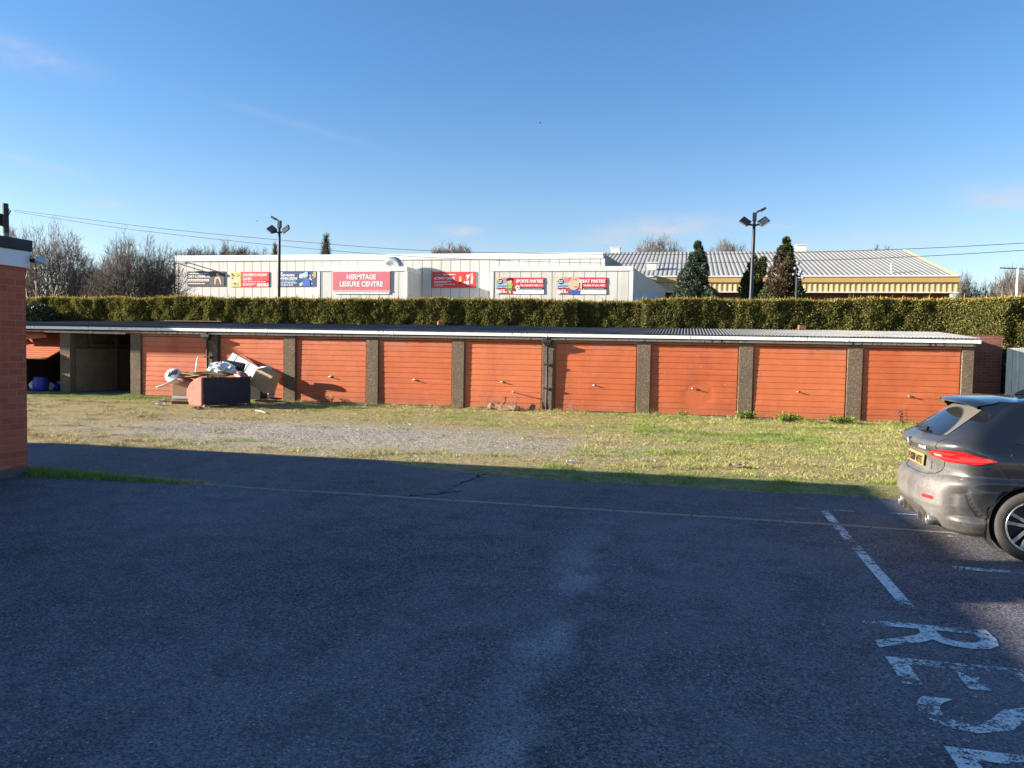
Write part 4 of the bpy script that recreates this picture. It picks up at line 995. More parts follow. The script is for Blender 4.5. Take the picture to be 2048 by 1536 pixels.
# ================================================================== trees
def bare_tree(name, lab, loc, h, seed, bark, half=2.0, zc=.62, rz=None, n=500, tw=.010, tl=.45, shape='round', stems=3, cat='tree', group=None, droop=0.0, lean=.0):
    """a leafless tree: twig tips are scattered through the crown's volume and gathered back, fork by fork, into the stems"""
    r = np.random.default_rng(seed); zc_ = h * zc; rz_ = (h - zc_) if rz is None else rz
    d = r.normal(0, 1, (n, 3)); d /= np.linalg.norm(d, axis=1)[:, None]; rad = r.uniform(.10, 1, n) ** .42
    rad *= .90 + .16 * np.sin(3.1 * np.arctan2(d[:, 1], d[:, 0]) + seed) * np.sin(2.3 * d[:, 2] + seed * 1.7)
    T = d * rad[:, None] * np.array([half, half, rz_])
    T[:, 2] = np.where(T[:, 2] < 0, T[:, 2] * min(1.0, (zc_ - .5) / rz_), T[:, 2])
    if shape == 'cone':
        t = r.uniform(0, 1, n); a_ = r.uniform(0, 6.28, n); rr = half * (1 - t) * r.uniform(.2, 1, n) ** .5; T = np.c_[rr * np.cos(a_), rr * np.sin(a_), -rz_ + 2 * rz_ * t]
    T[:, :2] *= half / (np.quantile(np.abs(T[:, 0]), .96) + tl * .35); up_ = T[:, 2] > 0; T[up_, 2] *= rz_ / (np.quantile(T[up_, 2], .99) + tl * .8)
    T[:, 2] += zc_; T[:, 0] += lean * (T[:, 2] / h) * half
    S = []; per = np.arange(n) % stems if stems > 1 else np.zeros(n, int)
    az = np.arctan2(T[:, 1], T[:, 0]) + r.normal(0, .7, n); az = (az + np.pi) % (2 * np.pi) - np.pi; per = ((az + np.pi) / (2 * np.pi) * stems).astype(int) % stems
    def rec(p, idx, lev):
        m = len(idx); c = T[idx].mean(0); L = np.linalg.norm(c - p)
        if m == 1:
            q = T[idx[0]]; S.append((p, q, tw * 1.3, tw)); out = q - np.array([0, 0, zc_ * .45]); out /= np.linalg.norm(out) + 1e-6
            for k in range(5):
                dv = out + r.normal(0, .55, 3) + np.array([0, 0, .30 - droop]); dv /= np.linalg.norm(dv); s0 = p + (q - p) * r.uniform(.25, 1); m_ = s0 + dv * tl * r.uniform(.3, .6); dv2 = dv + r.normal(0, .3, 3); dv2 /= np.linalg.norm(dv2)
                S.append((s0, m_, tw, tw * .8)); S.append((m_, m_ + dv2 * tl * r.uniform(.3, .6), tw * .8, tw * .55))
            return
        t = r.uniform(.30, .48) if lev else r.uniform(.34, .46)
        q = p + (c - p) * t + r.normal(0, .055, 3) * L; q[2] += .05 * L
        m_ = (p + q) / 2 + r.normal(0, .04, 3) * L; ra = tw * 1.3 * m ** .47; rb = ra * .86
        S.append((p, m_, ra, (ra + rb) / 2)); S.append((m_, q, (ra + rb) / 2, rb))
        ax = r.normal(0, 1, 3); dir_ = (c - p) / (L + 1e-6); ax -= dir_ * ax.dot(dir_); pr = (T[idx] - c) @ ax; o = np.argsort(pr); k = max(1, int(m * r.uniform(.3, .7)))
        rec(q, idx[o[:k]], lev + 1); rec(q, idx[o[k:]], lev + 1)
    for s_ in range(stems):
        idx = np.where(per == s_)[0]
        if len(idx): rec(np.array([math.cos(s_ * 6.28 / stems) * .12, math.sin(s_ * 6.28 / stems) * .12, 0]) * (stems > 1), idx, 0)
    P = np.array([q[0] for q in S]); Q = np.array([q[1] for q in S]); ra = np.array([q[2] for q in S]); rb = np.array([q[3] for q in S])
    def tubes(sel, m):
        p, q = P[sel], Q[sel]; d = q - p; d /= np.linalg.norm(d, axis=1)[:, None] + 1e-9
        o = np.where(np.abs(d[:, 2:3]) > .9, np.array([[1.0, 0, 0]]), np.array([[0, 0, 1.0]])); a = np.cross(d, o); a /= np.linalg.norm(a, axis=1)[:, None]; b = np.cross(d, a); V_ = []
        for c_, r_ in ((p, ra[sel]), (q + d * .01, rb[sel])):
            for i in range(m): V_.append(c_ + (a * math.cos(2 * math.pi * i / m) + b * math.sin(2 * math.pi * i / m)) * r_[:, None])
        V_ = np.stack(V_, 1); k = len(p); f = np.array([(i, (i + 1) % m, m + (i + 1) % m, m + i) for i in range(m)])
        return V_.reshape(-1, 3), (f[None] + (np.arange(k) * 2 * m)[:, None, None]).reshape(-1, 4)
    root = empty(name, loc, lab, cat, group); thick = ra > tw * 5
    if thick.any(): v, f = tubes(thick, 7); np_idx('trunk', v, f, bark, root, True)
    v, f = tubes(~thick, 3); np_idx('crown', v, f, bark, root)
    return root
BARK = plain('grey_brown_bark', (.16, .138, .118), .95, .4, 3); BARK2 = plain('pale_bark', (.33, .26, .19), .95, .3, 3); BARK3 = plain('dark_bark', (.10, .082, .068), .95, .4, 3)
BARKR = plain('reddish_twigs', (.17, .10, .068), .95, .4, 3); BARKP = plain('pale_stems', (.52, .42, .32), .9, .25, 3)
def at(px, v, y=700): q = V(px, y, v); return (q.x, v, 0)
def tz(px, py, v): return V(px, py, v).z
GT = 'bare trees behind the hedge and the leisure centre'
def hp(px, n, v): return abs(V(px + n, 600, v).x - V(px, 600, v).x)
def T_(lab, px, top, hw, v, seed, bark, group=GT, **k):
    return bare_tree('bare_tree', lab, at(px, v), tz(px, top, v), seed, bark, half=hp(px, hw, v), group=group, **k)
T_('big bare many-branched tree rising beside the telegraph pole', 100, 446, 88, 41, 3, BARK, n=3200, tw=.0075, zc=.42, stems=6, tl=.5)
T_('low dark bare tree with arching branches left of the white leisure centre wall', 272, 470, 84, 40, 9, BARK3, n=3400, tw=.0075, zc=.42, stems=6, tl=.5)
T_('bare tree partly hidden by the black roof edge of the brick building', 15, 452, 50, 45, 12, BARK, n=1200, tw=.008, zc=.45, stems=4, tl=.5)
T_('small bare tree filling the gap between the two big bare trees', 190, 520, 60, 48, 19, BARK3, n=1500, tw=.008, zc=.45, stems=5, tl=.4)
T_('dense bare thicket tree against the left end of the white wall', 318, 494, 40, 62, 29, BARK3, n=700, tw=.012, zc=.5, stems=4, tl=.5)
for px, py, v, sd, hw, lab in ((385, 490, 92, 41, 36, 'bare tree showing just above the left corner of the white roofline'), (425, 488, 95, 42, 34, 'bare tree above the roofline between the wall corner and the tall slim tree'),
        (482, 487, 93, 43, 34, 'bare tree above the roofline left of the left lamp post'), (516, 495, 96, 44, 30, 'low bare tree above the roofline nearest the left lamp post')):
    T_(lab, px, py, hw, v, sd, BARK3, n=1000, tw=.016, zc=.72, tl=.8)
T_('tall slim bare poplar above the left part of the white roofline', 450, 462, 12, 95, 51, BARK, n=400, tw=.017, zc=.6, rz=6.0, tl=.7, stems=1)
T_('slender dark tree above the roofline just left of the left lamp post', 550, 482, 20, 92, 55, BARK3, n=260, tw=.020, zc=.62, tl=.6, stems=1, shape='cone')
T_('dark sparse pointed tree above the white roofline right of the left lamp post', 650, 465, 32, 90, 57, plain('dark_twigs', (.045, .05, .035), .95, .3, 3), n=300, tw=.024, zc=.62, tl=.7, stems=1, shape='cone')
for px, py, sd, hw, lab in ((872, 487, 61, 22, 'left one of the bare bushy trees above the middle of the white roofline'), (897, 481, 62, 26, 'middle one of the bare bushy trees above the middle of the white roofline'), (924, 484, 63, 22, 'right one of the bare bushy trees above the middle of the white roofline')):
    T_(lab, px, py, hw, 95, sd, BARK, n=800, tw=.017, zc=.70, tl=.8)
T_('round bare tree above the grey roof left of the pointed conifer', 1312, 468, 60, 100, 71, BARK, n=1100, tw=.017, zc=.68, tl=.9)
T_('pale bare tree above the grey roof between the pointed conifer and the right lamp post', 1447, 474, 54, 100, 77, BARK, n=1100, tw=.016, zc=.68, tl=.9)
T_('left one of two small treetops over the right end of the grey roof ridge', 1743, 488, 14, 110, 81, BARK3, n=260, tw=.02, zc=.8, tl=.6)
T_('right one of two small treetops over the right end of the grey roof ridge', 1768, 489, 10, 110, 83, BARK3, n=220, tw=.02, zc=.85, tl=.6)
GR_ = 'bare scrub at the right'
T_('thin bare tree just right of the yellow fascia corner', 1922, 534, 22, 86, 91, BARK, GR_, n=260, tw=.012, zc=.6, tl=.8)
T_('low reddish bare bush behind the hedge right of the hall', 1958, 558, 38, 72, 92, BARKR, GR_, n=900, tw=.011, zc=.45, stems=5)
T_('reddish bare bush left of the white aerial post', 2000, 552, 42, 66, 93, BARKR, GR_, n=900, tw=.011, zc=.45, stems=5)
T_('lowest reddish thicket beside the brick end of the hall', 1930, 576, 34, 64, 94, BARKR, GR_, n=900, tw=.011, zc=.5, stems=5)
T_('tall thin bare tree at the far right behind the aerial post', 2015, 522, 40, 58, 95, BARK, GR_, n=320, tw=.009, zc=.6, tl=.8)
T_('bare tree cut by the right edge of the picture', 2056, 512, 46, 52, 97, BARK, GR_, n=400, tw=.009, zc=.6, tl=.7)
bare_tree('bare_shrub', 'pale upright stems of a bare shrub above the hedge below the aerial post', at(1998, 28), tz(2000, 560, 28), 98, BARKP, half=hp(1998, 44, 28), n=16, tw=.008, zc=.72, stems=12, tl=.35, cat='shrub')
bare_tree('bare_shrub', 'pale curving bare stems above the hedge beside the brick building', at(76, 26.2), tz(75, 548, 26.2), 99, BARKP, half=hp(76, 40, 26), n=9, tw=.009, zc=.78, stems=6, tl=.35, cat='shrub')
# aerial post and brown roof at the right edge
q = V(2036, 537, 40); ap = empty('aerial_post', (q.x, 40, 0), 'white post with a thin dark crossbar at the far right behind the hedge', 'post')
MB().tube([(0, 0, 0), (0, 0, q.z)], .055, 8).build('post', M_TRIM, ap); MB().tube([(-.75, 0, q.z + .03), (.35, 0, q.z - .03)], .028, 6).build('crossbar', M_DKW, ap)
q = V(2062, 575, 62); hs = empty('brown_house', (0, 0, 0), 'gabled brown house showing at the right edge behind the aerial post', 'house')
MB().box(q.x - 1, q.x + 9, 62, 70, 0, q.z - .8).build('wall', M_BRICK2, hs); MB().prism([(q.x - 1.4, 61.6, q.z - .8), (q.x + 4, 61.6, q.z + 1.6), (q.x + 9.4, 61.6, q.z - .8)], (0, 8.8, 0)).build('roof', plain('brown_roof_tiles', (.24, .16, .11), .9, .3, 4), hs)
# conifers
rng = np.random.default_rng(77)
CON = [leafy('conifer_blue', [(0, (.022, .038, .026)), (.6, (.058, .088, .06)), (1, (.11, .15, .10))], .7, .12), leafy('conifer_green', [(0, (.024, .033, .013)), (.6, (.066, .082, .026)), (1, (.13, .145, .045))], .7, .12), leafy('conifer_rust', [(0, (.045, .03, .018)), (.6, (.105, .068, .042)), (1, (.17, .115, .07))], .7, .12)]
def conifer(lab, v, apexes, xl, xr, seed, mats, ybase=600, pw=.85, lobes=46):
    """apexes: (px, py) tips; xl, xr: pixel span at the base"""
    r = np.random.default_rng(seed); zb = 1.0; cx = V((xl + xr) / 2, ybase, v).x; half = (V(xr, ybase, v).x - V(xl, ybase, v).x) / 2 * 1.22
    root = empty('conifer', (cx, v, 0), lab, 'conifer', 'dark conifers in front of the hall'); out = []
    z595 = V(cx and (xl + xr) / 2, ybase, v).z
    for ai, (ax, ay) in enumerate(apexes):
        tip = V(ax, ay, v); H = tip.z
        for k in range(lobes):
            t = (k + r.uniform(0, 1)) / lobes; z = zb + (H - zb) * t ** .9
            f = np.clip((H - z) / (H - z595), 0, 1.15); rad = half * f ** pw * (1 if len(apexes) == 1 else .72)
            axis = (tip.x - cx) * (1 - np.clip(f, 0, 1)) + (0 if len(apexes) == 1 else (tip.x - cx) * .45 * np.clip(f, 0, 1)); a = r.uniform(0, 6.28) + k * 2.4
            c = np.array([axis + math.cos(a) * rad * .68, math.sin(a) * rad * .68, z]); s = .06 + .42 * rad * r.uniform(.55, 1.15)
            n = int(350 + 1000 * s); d = r.normal(0, 1, (n, 3)); d /= np.linalg.norm(d, axis=1)[:, None]
            P = c + d * s * np.array([.8, .8, 1.25]) * (r.uniform(.45, 1.0, n) ** .4)[:, None]
            dv = d + r.normal(0, .45, (n, 3)) + np.array([0, 0, .5]); dv /= np.linalg.norm(dv, axis=1)[:, None]
            sd = np.cross(dv, r.normal(0, 1, (n, 3))); sd /= np.linalg.norm(sd, axis=1)[:, None]; L = r.uniform(.08, .20, n)[:, None]; W = r.uniform(.015, .04, n)[:, None]
            out.append((np.stack([P, P + dv * L * .5 + sd * W, P + dv * L, P + dv * L * .5 - sd * W], 1), f, a))
        n = 240; tt_ = r.uniform(0, 1, n); P = np.c_[(tip.x - cx) + r.normal(0, .05, n), r.normal(0, .05, n), H - .7 + .7 * tt_]; dv = np.c_[r.normal(0, .35, n), r.normal(0, .35, n), np.ones(n)]; sd = np.c_[np.ones(n), r.normal(0, 1, n), np.zeros(n)] * .03
        out.append((np.stack([P, P + dv * .08 + sd, P + dv * .16, P + dv * .08 - sd], 1), 0, 0))
    if len(mats) == 1: np_mesh('foliage', np.concatenate([o[0] for o in out]).reshape(-1, 3), 4, mats[0], root)
    else:
        A = [o[0] for o in out if not (.3 < o[1] < 1.0 and math.cos(o[2]) < .5)]; B = [o[0] for o in out if (.3 < o[1] < 1.0 and math.cos(o[2]) < .5)]
        np_mesh('foliage', np.concatenate(A).reshape(-1, 3), 4, mats[0], root); np_mesh('browned_foliage', np.concatenate(B).reshape(-1, 3), 4, mats[1], root)
    tx = V(apexes[0][0], apexes[0][1], v)
    MB().tube([(0, 0, 0), (0, 0, tx.z * .5), (tx.x - cx, 0, tx.z - .25)], [.16, .1, .02], 8).build('trunk', BARK3, root)
conifer('leftmost conifer, a regular blue-green cone with a pointed tip', 42, [(1396, 486)], 1350, 1430, 1, [CON[0]], pw=.95)
conifer('short twin-topped conifer right behind the right lamp post', 42.5, [(1508, 516), (1526, 518)], 1466, 1528, 2, [CON[1]], pw=.75, lobes=34)
conifer('tallest conifer with rusty brown patches, right of the lamp post', 41, [(1573, 478)], 1526, 1600, 3, [CON[1], CON[2]], pw=.85)
# ================================================================== dark hatchback
CAR_POS, CAR_YAW, CAR_S = (2.15, 8.07), R(-.5), .935
def mat_carpaint():
    t = NT('dusty_dark_paint'); x, y, z = t.xyz('Object')[:3]
    n = t.noise(2.2, 5, .6); n2 = t.noise(40, 3, .6)
    d = t.math('MULTIPLY', t.range(x, .45, .06, .0, 1), t.range(z, 1.30, .80, .1, 1))
    low = t.range(z, .60, .22, 0, .7); d = t.math('MAXIMUM', d, t.math('MULTIPLY', low, t.range(x, 1.1, .3, .35, 1)))
    d = t.math('MULTIPLY', d, t.range(n, .3, .65, .55, 1)); d = t.math('MULTIPLY', d, .82)
    c = t.mix(d, (.012, .014, .020), t.ramp(n2, [(.3, (.165, .152, .135)), (.7, (.25, .23, .205))]))
    t.set(c, t.range(d, 0, .7, .14, .62), t.range(d, 0, .6, .35, 0.05), .5, t.range(d, 0, .6, 1, .05)); t.b.inputs['Coat Roughness'].default_value = .04
    return t.mat
M_CAR = mat_carpaint()
M_CGL = NT('dark_car_glass').set((.010, .012, .015), .03, 0, .8).mat
M_RUB = plain('tyre_rubber', (.05, .045, .04), .85, .35, 12); M_RIM = plain('silver_alloy', (.50, .50, .49), .28, .1, 8, .85); M_RIMB = plain('black_alloy', (.02, .02, .022), .3, .2, 8)
M_TRIMB = plain('black_car_trim', (.02, .02, .021), .45, .3, 10); M_DUST = plain('dusty_black_trim', (.085, .075, .062), .8, .3, 8)
def mat_lamp():
    t = NT('red_lamp_lens'); n = t.noise(14, 2, .5, 'Object', (1, 1, 4)); c = t.ramp(n, [(.35, (.30, .006, .008)), (.65, (.62, .016, .018))]); t.set(c, .12, 0, .6, .6); return t.mat
M_LAMP = mat_lamp(); M_LAMPL = NT('bright_red_lens').set((.80, .03, .03), .1, 0, .6, .5).mat
car = empty('parked_car', (CAR_POS[0], CAR_POS[1], .01), 'dusty dark hatchback parked with its rear towards the left', 'car', None, CAR_YAW); car.scale = (CAR_S,) * 3
RZ = [(.17, .20), (.21, .13), (.28, .075), (.36, .01), (.44, -.03), (.58, -.03), (.66, .0), (.70, .055), (.72, .085), (.80, .092), (.90, .085), (.93, .06), (.955, .02), (.99, -.005), (1.03, .015), (1.05, .06), (1.075, .12), (1.23, .33), (1.39, .54), (1.43, .62), (1.455, .72), (1.47, .86), (1.48, 1.1)]
WZ = [(.17, .74), (.21, .80), (.28, .85), (.36, .875), (.46, .89), (.60, .895), (.70, .885), (.74, .88), (.82, .89), (.90, .885), (.97, .868), (1.02, .845), (1.06, .822), (1.22, .745), (1.38, .655), (1.42, .62), (1.45, .56), (1.47, .46), (1.48, .30)]
FZ = [(.17, 4.10), (.25, 4.24), (.40, 4.31), (.60, 4.30), (.70, 4.24), (.78, 4.10), (.85, 3.80), (.92, 3.40), (.98, 3.12), (1.04, 2.95), (1.22, 2.55), (1.38, 2.16), (1.42, 2.02), (1.45, 1.85), (1.47, 1.62), (1.48, 1.4)]
CRZ = [(.17, .30), (.40, .46), (.66, .50), (.72, .50), (.97, .50), (1.05, .34), (1.20, .26), (1.44, .22), (1.48, .2)]
it = lambda T, z: float(np.interp(z, [a for a, b in T], [b for a, b in T]))
def sstep(a, b, x): x = min(1, max(0, (x - a) / (b - a))); return x * x * (3 - 2 * x)
def craw(q, z):
    xr, W, xf, Rr = it(RZ, z), it(WZ, z), it(FZ, z), it(CRZ, z); Rf = min(.9, (xf - xr) * .35)
    if q <= 1:
        a = q * math.pi / 2; n = 2.7; x = xr + Rr * (1 - max(0, math.cos(a)) ** (2 / n)); y = W * math.sin(a) ** (2 / n)
    elif q <= 2: x = xr + Rr + (xf - Rf - xr - Rr) * (q - 1); y = W
    else:
        a = (3 - q) * math.pi / 2; n = 2.5; x = xf - Rf * (1 - max(0, math.cos(a)) ** (2 / n)); y = W * max(0, math.sin(a)) ** (2 / n)
    y *= 1 - .055 * ((x - 2.1) / 2.1) ** 2
    return Vector((x, -y, z))
def cnorm(q, z):
    e = .004; a = craw(min(q + e, 3), z) - craw(max(q - e, 0), z); b = craw(q, min(z + e, 1.479)) - craw(q, max(z - e, .171)); n = b.cross(a)
    if n.length < 1e-9: return Vector((0, 0, 1))
    n.normalize(); c = craw(q, z) - Vector((2.1, 0, z)); return n if n.dot(c) > 0 else -n
def recess(q, z):
    # sharp-edged scoop on the bumper corner, flared shoulder over the arch
    k = (z - .33) / .30; lo = .60 + .03 * (1 - k); hi = 1.02 - .20 * k
    d = -.060 * sstep(lo - .10, lo + .10, q) * (1 - sstep(hi - .01, hi + .012, q)) * sstep(.318, .345, z) * (1 - sstep(.58, .66, z))
    d += .016 * math.exp(-((z - .70) / .035) ** 2) * sstep(.35, .6, q) * (1 - sstep(1.1, 1.3, q))
    return d
def surf(q, z, off=0.0, side=1):
    p = craw(q, z) + cnorm(q, z) * (off + (recess(q, z) if q < 1.4 else 0)); p.y *= side; return p
QS = list(np.linspace(0, .25, 8)) + list(np.linspace(.29, 1.0, 30)) + list(np.linspace(1.02, 2, 34)) + list(np.linspace(2.06, 3, 18))
ZS = sorted(set(list(np.round(np.linspace(.17, 1.44, 86), 4)) + [.715, .93, .955, 1.035, 1.45, 1.46, 1.47, 1.476, 1.48]))
rows = []
for z in ZS:
    r_ = [surf(q, z) for q in QS]; l_ = [Vector((p.x, -p.y, p.z)) for p in reversed(r_[1:-1])]; rows.append(r_ + l_)
n = len(rows[0]); body = MB(); body.add([p for r in rows for p in r], [(i * n + j, i * n + (j + 1) % n, (i + 1) * n + (j + 1) % n, (i + 1) * n + j) for i in range(len(rows) - 1) for j in range(n)] + [tuple(range(n)), tuple(range((len(rows) - 1) * n, len(rows) * n))])
bo = body.build('body', M_CAR, car, smooth=True)
WC = [(.835, .325), (3.43, .325)]
cut = MB()
for x, z in WC:
    for s in (1, -1): cut.lathe([(0, .55 * s), (.372, .55 * s), (.372, 1.1 * s), (0, 1.1 * s)], 48, 'y', (x, 0, z))
co = cut.build('arch_cutter', M_TRIMB, car)
bm_ = bo.modifiers.new('arches', 'BOOLEAN'); bm_.operation = 'DIFFERENCE'; bm_.object = co; bm_.solver = 'EXACT'
bpy.context.view_layer.update()
me2 = bpy.data.meshes.new_from_object(bo.evaluated_get(bpy.context.evaluated_depsgraph_get())); bo.modifiers.clear(); bo.data = me2; bpy.data.objects.remove(co)
for x, z in WC:
    for s in (1, -1):
        ring = [[(x + r * math.cos(a), s * yy, z + r * math.sin(a)) for a in np.linspace(R(-38), R(218), 40)] for r, yy in ((.369, .868), (.369, .62), (.30, .60))]
        MB().grid(ring).build('wheel_well', M_TRIMB, car, smooth=True)
def patch(name, q0, q1, zlo, zhi, mat, off=.005, nq=24, nz_=8, side=1, parent=None, sm=True):
    rows = []
    for j in range(nz_ + 1):
        row = []
        for i in range(nq + 1):
            t = i / nq; q = q0 + (q1 - q0) * t; a, b = zlo(t), zhi(t); row.append(surf(q, a + (b - a) * j / nz_, off, side))
        rows.append(row)
    return MB().grid(rows).build(name, mat, parent or car, smooth=sm)
def rpatch(name, qm, zlo, zhi, mat, off=.005, nz_=10, parent=None):
    rows = []
    for j in range(nz_ + 1):
        row = []
        for i in range(-14, 15):
            q = abs(i) / 14 * qm; t = abs(i) / 14; a, b = zlo(t), zhi(t); row.append(surf(q, a + (b - a) * j / nz_, off, 1 if i >= 0 else -1))
        rows.append(row)
    return MB().grid(rows).build(name, mat, parent or car, smooth=True)
def mat_rear_glass():
    t = NT('dusty_rear_glass'); x, y, z = t.xyz('Object')[:3]
    # the arc the wiper keeps clean
    dy = t.math('MULTIPLY', t.math('ADD', y, -.05), 1.55); dz = t.math('MULTIPLY', t.math('ADD', z, -1.06), 2.9); rr_ = t.math('ADD', t.math('MULTIPLY', dy, dy), t.math('MULTIPLY', dz, dz))
    m = t.range(rr_, .62, .70); c = t.mix(t.math('MULTIPLY', m, .65), (.010, .012, .016), (.17, .155, .13)); t.set(c, t.range(m, 0, 1, .03, .5), 0, .8); return t.mat
rw = rpatch('rear_window', .40, lambda t: 1.075 + .02 * t * t, lambda t: 1.39 - .02 * t, mat_rear_glass(), .006)
MB().tube([surf(.0, 1.075, .03), surf(.05, 1.10, .03), surf(.16, 1.105, .03, -1), surf(.3, 1.10, .03, -1)], [.022, .016, .010, .006], 8).build('wiper', M_TRIMB, car)
for s in (1, -1):
    patch('side_glass', 1.16, 1.995, lambda t: 1.045 + .02 * (1 - min(1, t * 6)), lambda t: 1.05 + .32 * min(1, (t * 5.5) ** .6) * (1 if t < .9 else max(.05, (1 - t) * 10)), M_CGL, .005, 40, 6, s)
    lz = lambda t: .85 + .02 * t ** 2 + .045 * max(0, .35 - t) / .35 + .03 * max(0, t - .8) / .2
    hz_ = lambda t: .945 + .03 * min(1, t * 2) - .07 * max(0, t - .72) / .28 - .03 * max(0, .18 - t) / .18
    lp = patch('tail_lamp', .18, .955, lz, hz_, M_LAMP, .012, 40, 8, s)
    patch('lamp_bar', .62, .92, lambda t: .872 + .02 * t, lambda t: .935 - .022 * t, M_LAMPL, .017, 16, 3, s, lp); patch('lamp_bar', .22, .62, lambda t: .875, lambda t: .893, M_LAMPL, .017, 16, 2, s, lp)
    patch('lamp_bar', .30, .40, lambda t: .905, lambda t: .922, NT('reversing_lens').set((.6, .6, .6), .2, 0, .5).mat, .017, 6, 2, s, lp)
    patch('reflector', .30, .46, lambda t: .485, lambda t: .52, M_LAMPL, .006, 10, 2, s)
    ex = MB().lathe([(.036, .0), (.050, -.012), (.058, -.006), (.058, .12), (.05, .12), (.045, .0)], 24, 'x', (.055, -.50 * s, .275)); e_ = ex.build('exhaust', M_STEEL, car, smooth=True)
    MB().lathe([(0, .05), (.045, .05)], 24, 'x', (.055, -.50 * s, .275)).build('exhaust_bore', M_TRIMB, e_)
    patch('wing_mirror', 1.74, 1.80, lambda t: 1.02, lambda t: 1.10, M_CAR, .16, 6, 4, s)
    patch('headlamp', 2.25, 2.7, lambda t: .66, lambda t: .74, M_CGL, .006, 16, 4, s)
    patch('lower_sill', 1.25, 1.95, lambda t: .19, lambda t: .26, M_TRIMB, .012, 10, 3, s)
rpatch('diffuser', .24, lambda t: .27, lambda t: .40 - .02 * t, M_DUST, .006)
for y in (-.36, -.18, .18, .36): MB().box(.055, .16, y - .007, y + .007, .21, .31).build('diffuser_fin', M_DUST, car)
MB().grid([[craw(q, .83).lerp(craw(q, .74), k) + Vector((-.004, 0, 0)) for q in np.linspace(0, .22, 6)] for k in (0, 1)]).build('plate_recess', M_CAR, car)
tl = (Vector((.03, 0, .07))).normalized()
MB().obox((.066, 0, .815), (.012, .52, .112), (0, R(5), 0)).build('number_plate', plain('yellow_plate', (.42, .25, .075), .6, .15, 5), car, bevel=.003)
lettering('plate_lettering', 'FX80 NTE', .105, M_BLACK, (.0515, .235, .776), (0, -1, 0), (.087, 0, 1), car, 'LEFT', .8, 1.0, .47, .004)
p0 = surf(.0, .992, .004)
em = MB().lathe([(.0, 0), (.041, -.006), (.041, .01)], 28, 'x', (p0.x, 0, .985)).build('emblem', M_STEEL, car); MB().lathe([(.0, 0), (.03, -.003)], 24, 'x', (p0.x - .006, 0, .985)).build('emblem_ring', plain('emblem_dark', (.05, .06, .09), .3, .1, 4), em)
em2 = MB()
for a0 in (0, math.pi): em2.add([(p0.x - .011, 0, .985)] + [(p0.x - .011, .026 * math.cos(a0 + t), .985 + .026 * math.sin(a0 + t)) for t in np.linspace(0, math.pi / 2, 7)], [tuple(range(8))])
em2.build('emblem_quarter', WHT, em)
q1 = surf(.13, .955, .012); lettering('badge', 'M135i', .058, plain('chrome_letters', (.62, .62, .60), .4, .1, 5, .2), (q1.x - .002, q1.y, .945), (surf(.19, .955) - surf(.12, .955)), (0, 0, 1), car, 'LEFT', .9, 1.05, .17, .002)
def seam(name, pts, r=.0035, s=1, mat=None): return MB().tube([surf(q, z, .002, s) for q, z in pts], r, 6).build(name, mat or M_TRIMB, car)
for s in (1, -1):
    seam('lid_seam', [(.0, .688), (.10, .688), (.20, .695), (.30, .715), (.37, .755), (.40, .80), (.41, .85)], .0035, s)
    seam('lid_seam', [(.42, .965), (.44, .99), (.46, 1.03), (.48, 1.07)], .003, s)
    seam('bumper_seam', [(.955, .868), (.985, .80), (1.01, .745), (1.04, .71), (1.06, .69)], .0035, s)
    seam('door_seam', [(1.21, .36), (1.20, .55), (1.185, .70), (1.19, .85), (1.20, 1.0)], .0035, s)
    seam('crease', [(1.0, .955), (1.2, .95), (1.5, .945), (1.9, .935)], .003, s, M_CAR)
    rows = []
    for k in range(9):
        z = .365 + .205 * k / 8; hi = 1.02 - .20 * (z - .33) / .30; rows.append([surf(hi - .05 + .05 * j / 3, z, .006, s) for j in range(4)])
    MB().grid(rows).build('air_slit', M_TRIMB, car, smooth=True)
seam('fuel_flap_seam', [(1.10 + .052 * math.cos(a), .905 + .075 * math.sin(a)) for a in np.linspace(0, 2 * math.pi, 17)], .003)
# roof spoiler and aerial fin
rows = []
for x, z, w in ((.345, 1.408, .58), (.355, 1.428, .59), (.50, 1.455, .60), (.68, 1.474, .57), (.90, 1.486, .50)):
    rows.append([(x + .07 * abs(k / 10) ** 3 * (1 if x < .5 else .4), -w * k / 10, z - .04 * abs(k / 10) ** 3) for k in range(-10, 11)])
under = [[(p[0] + (.02 if i == 0 else .06), p[1] * .985, p[2] - (.012, .03, .06, .09, .09)[i]) for p in r] for i, r in enumerate(rows)]
for s in (1, -1): MB().prism([(.44, .575 * s, 1.385), (.60, .58 * s, 1.44), (.86, .60 * s, 1.43), (.80, .63 * s, 1.33), (.60, .645 * s, 1.24)], (0, -.03 * s, 0)).build('spoiler_side_blade', M_CAR, car, bevel=.006)
sp = MB().grid(rows + [under[k] for k in (4, 3, 2, 1, 0)] + [rows[0]]); sp.build('roof_spoiler', M_CAR, car, smooth=True)
fin = [(.92, 0, 1.475), (.96, 0, 1.515), (1.02, 0, 1.545), (1.06, 0, 1.55), (1.12, 0, 1.525), (1.20, 0, 1.485)]
MB().prism([(x + 0, -.022, z) for x, _, z in fin], (0, .044, 0)).build('aerial_fin', M_CAR, car, bevel=.012)
rpatch('windscreen', .0001, lambda t: 1.0, lambda t: 1.001, M_CGL)
wsr = []
for z in np.linspace(1.06, 1.40, 8):
    r_ = [surf(q, z, .005) for q in np.linspace(2.25, 3, 12)]; wsr.append(r_ + [Vector((p.x, -p.y, p.z)) for p in reversed(r_[:-1])])
for o in [c for c in car.children if c.name.startswith('windscreen')]: bpy.data.objects.remove(o)
MB().grid(wsr).build('windscreen', M_CGL, car, smooth=True)
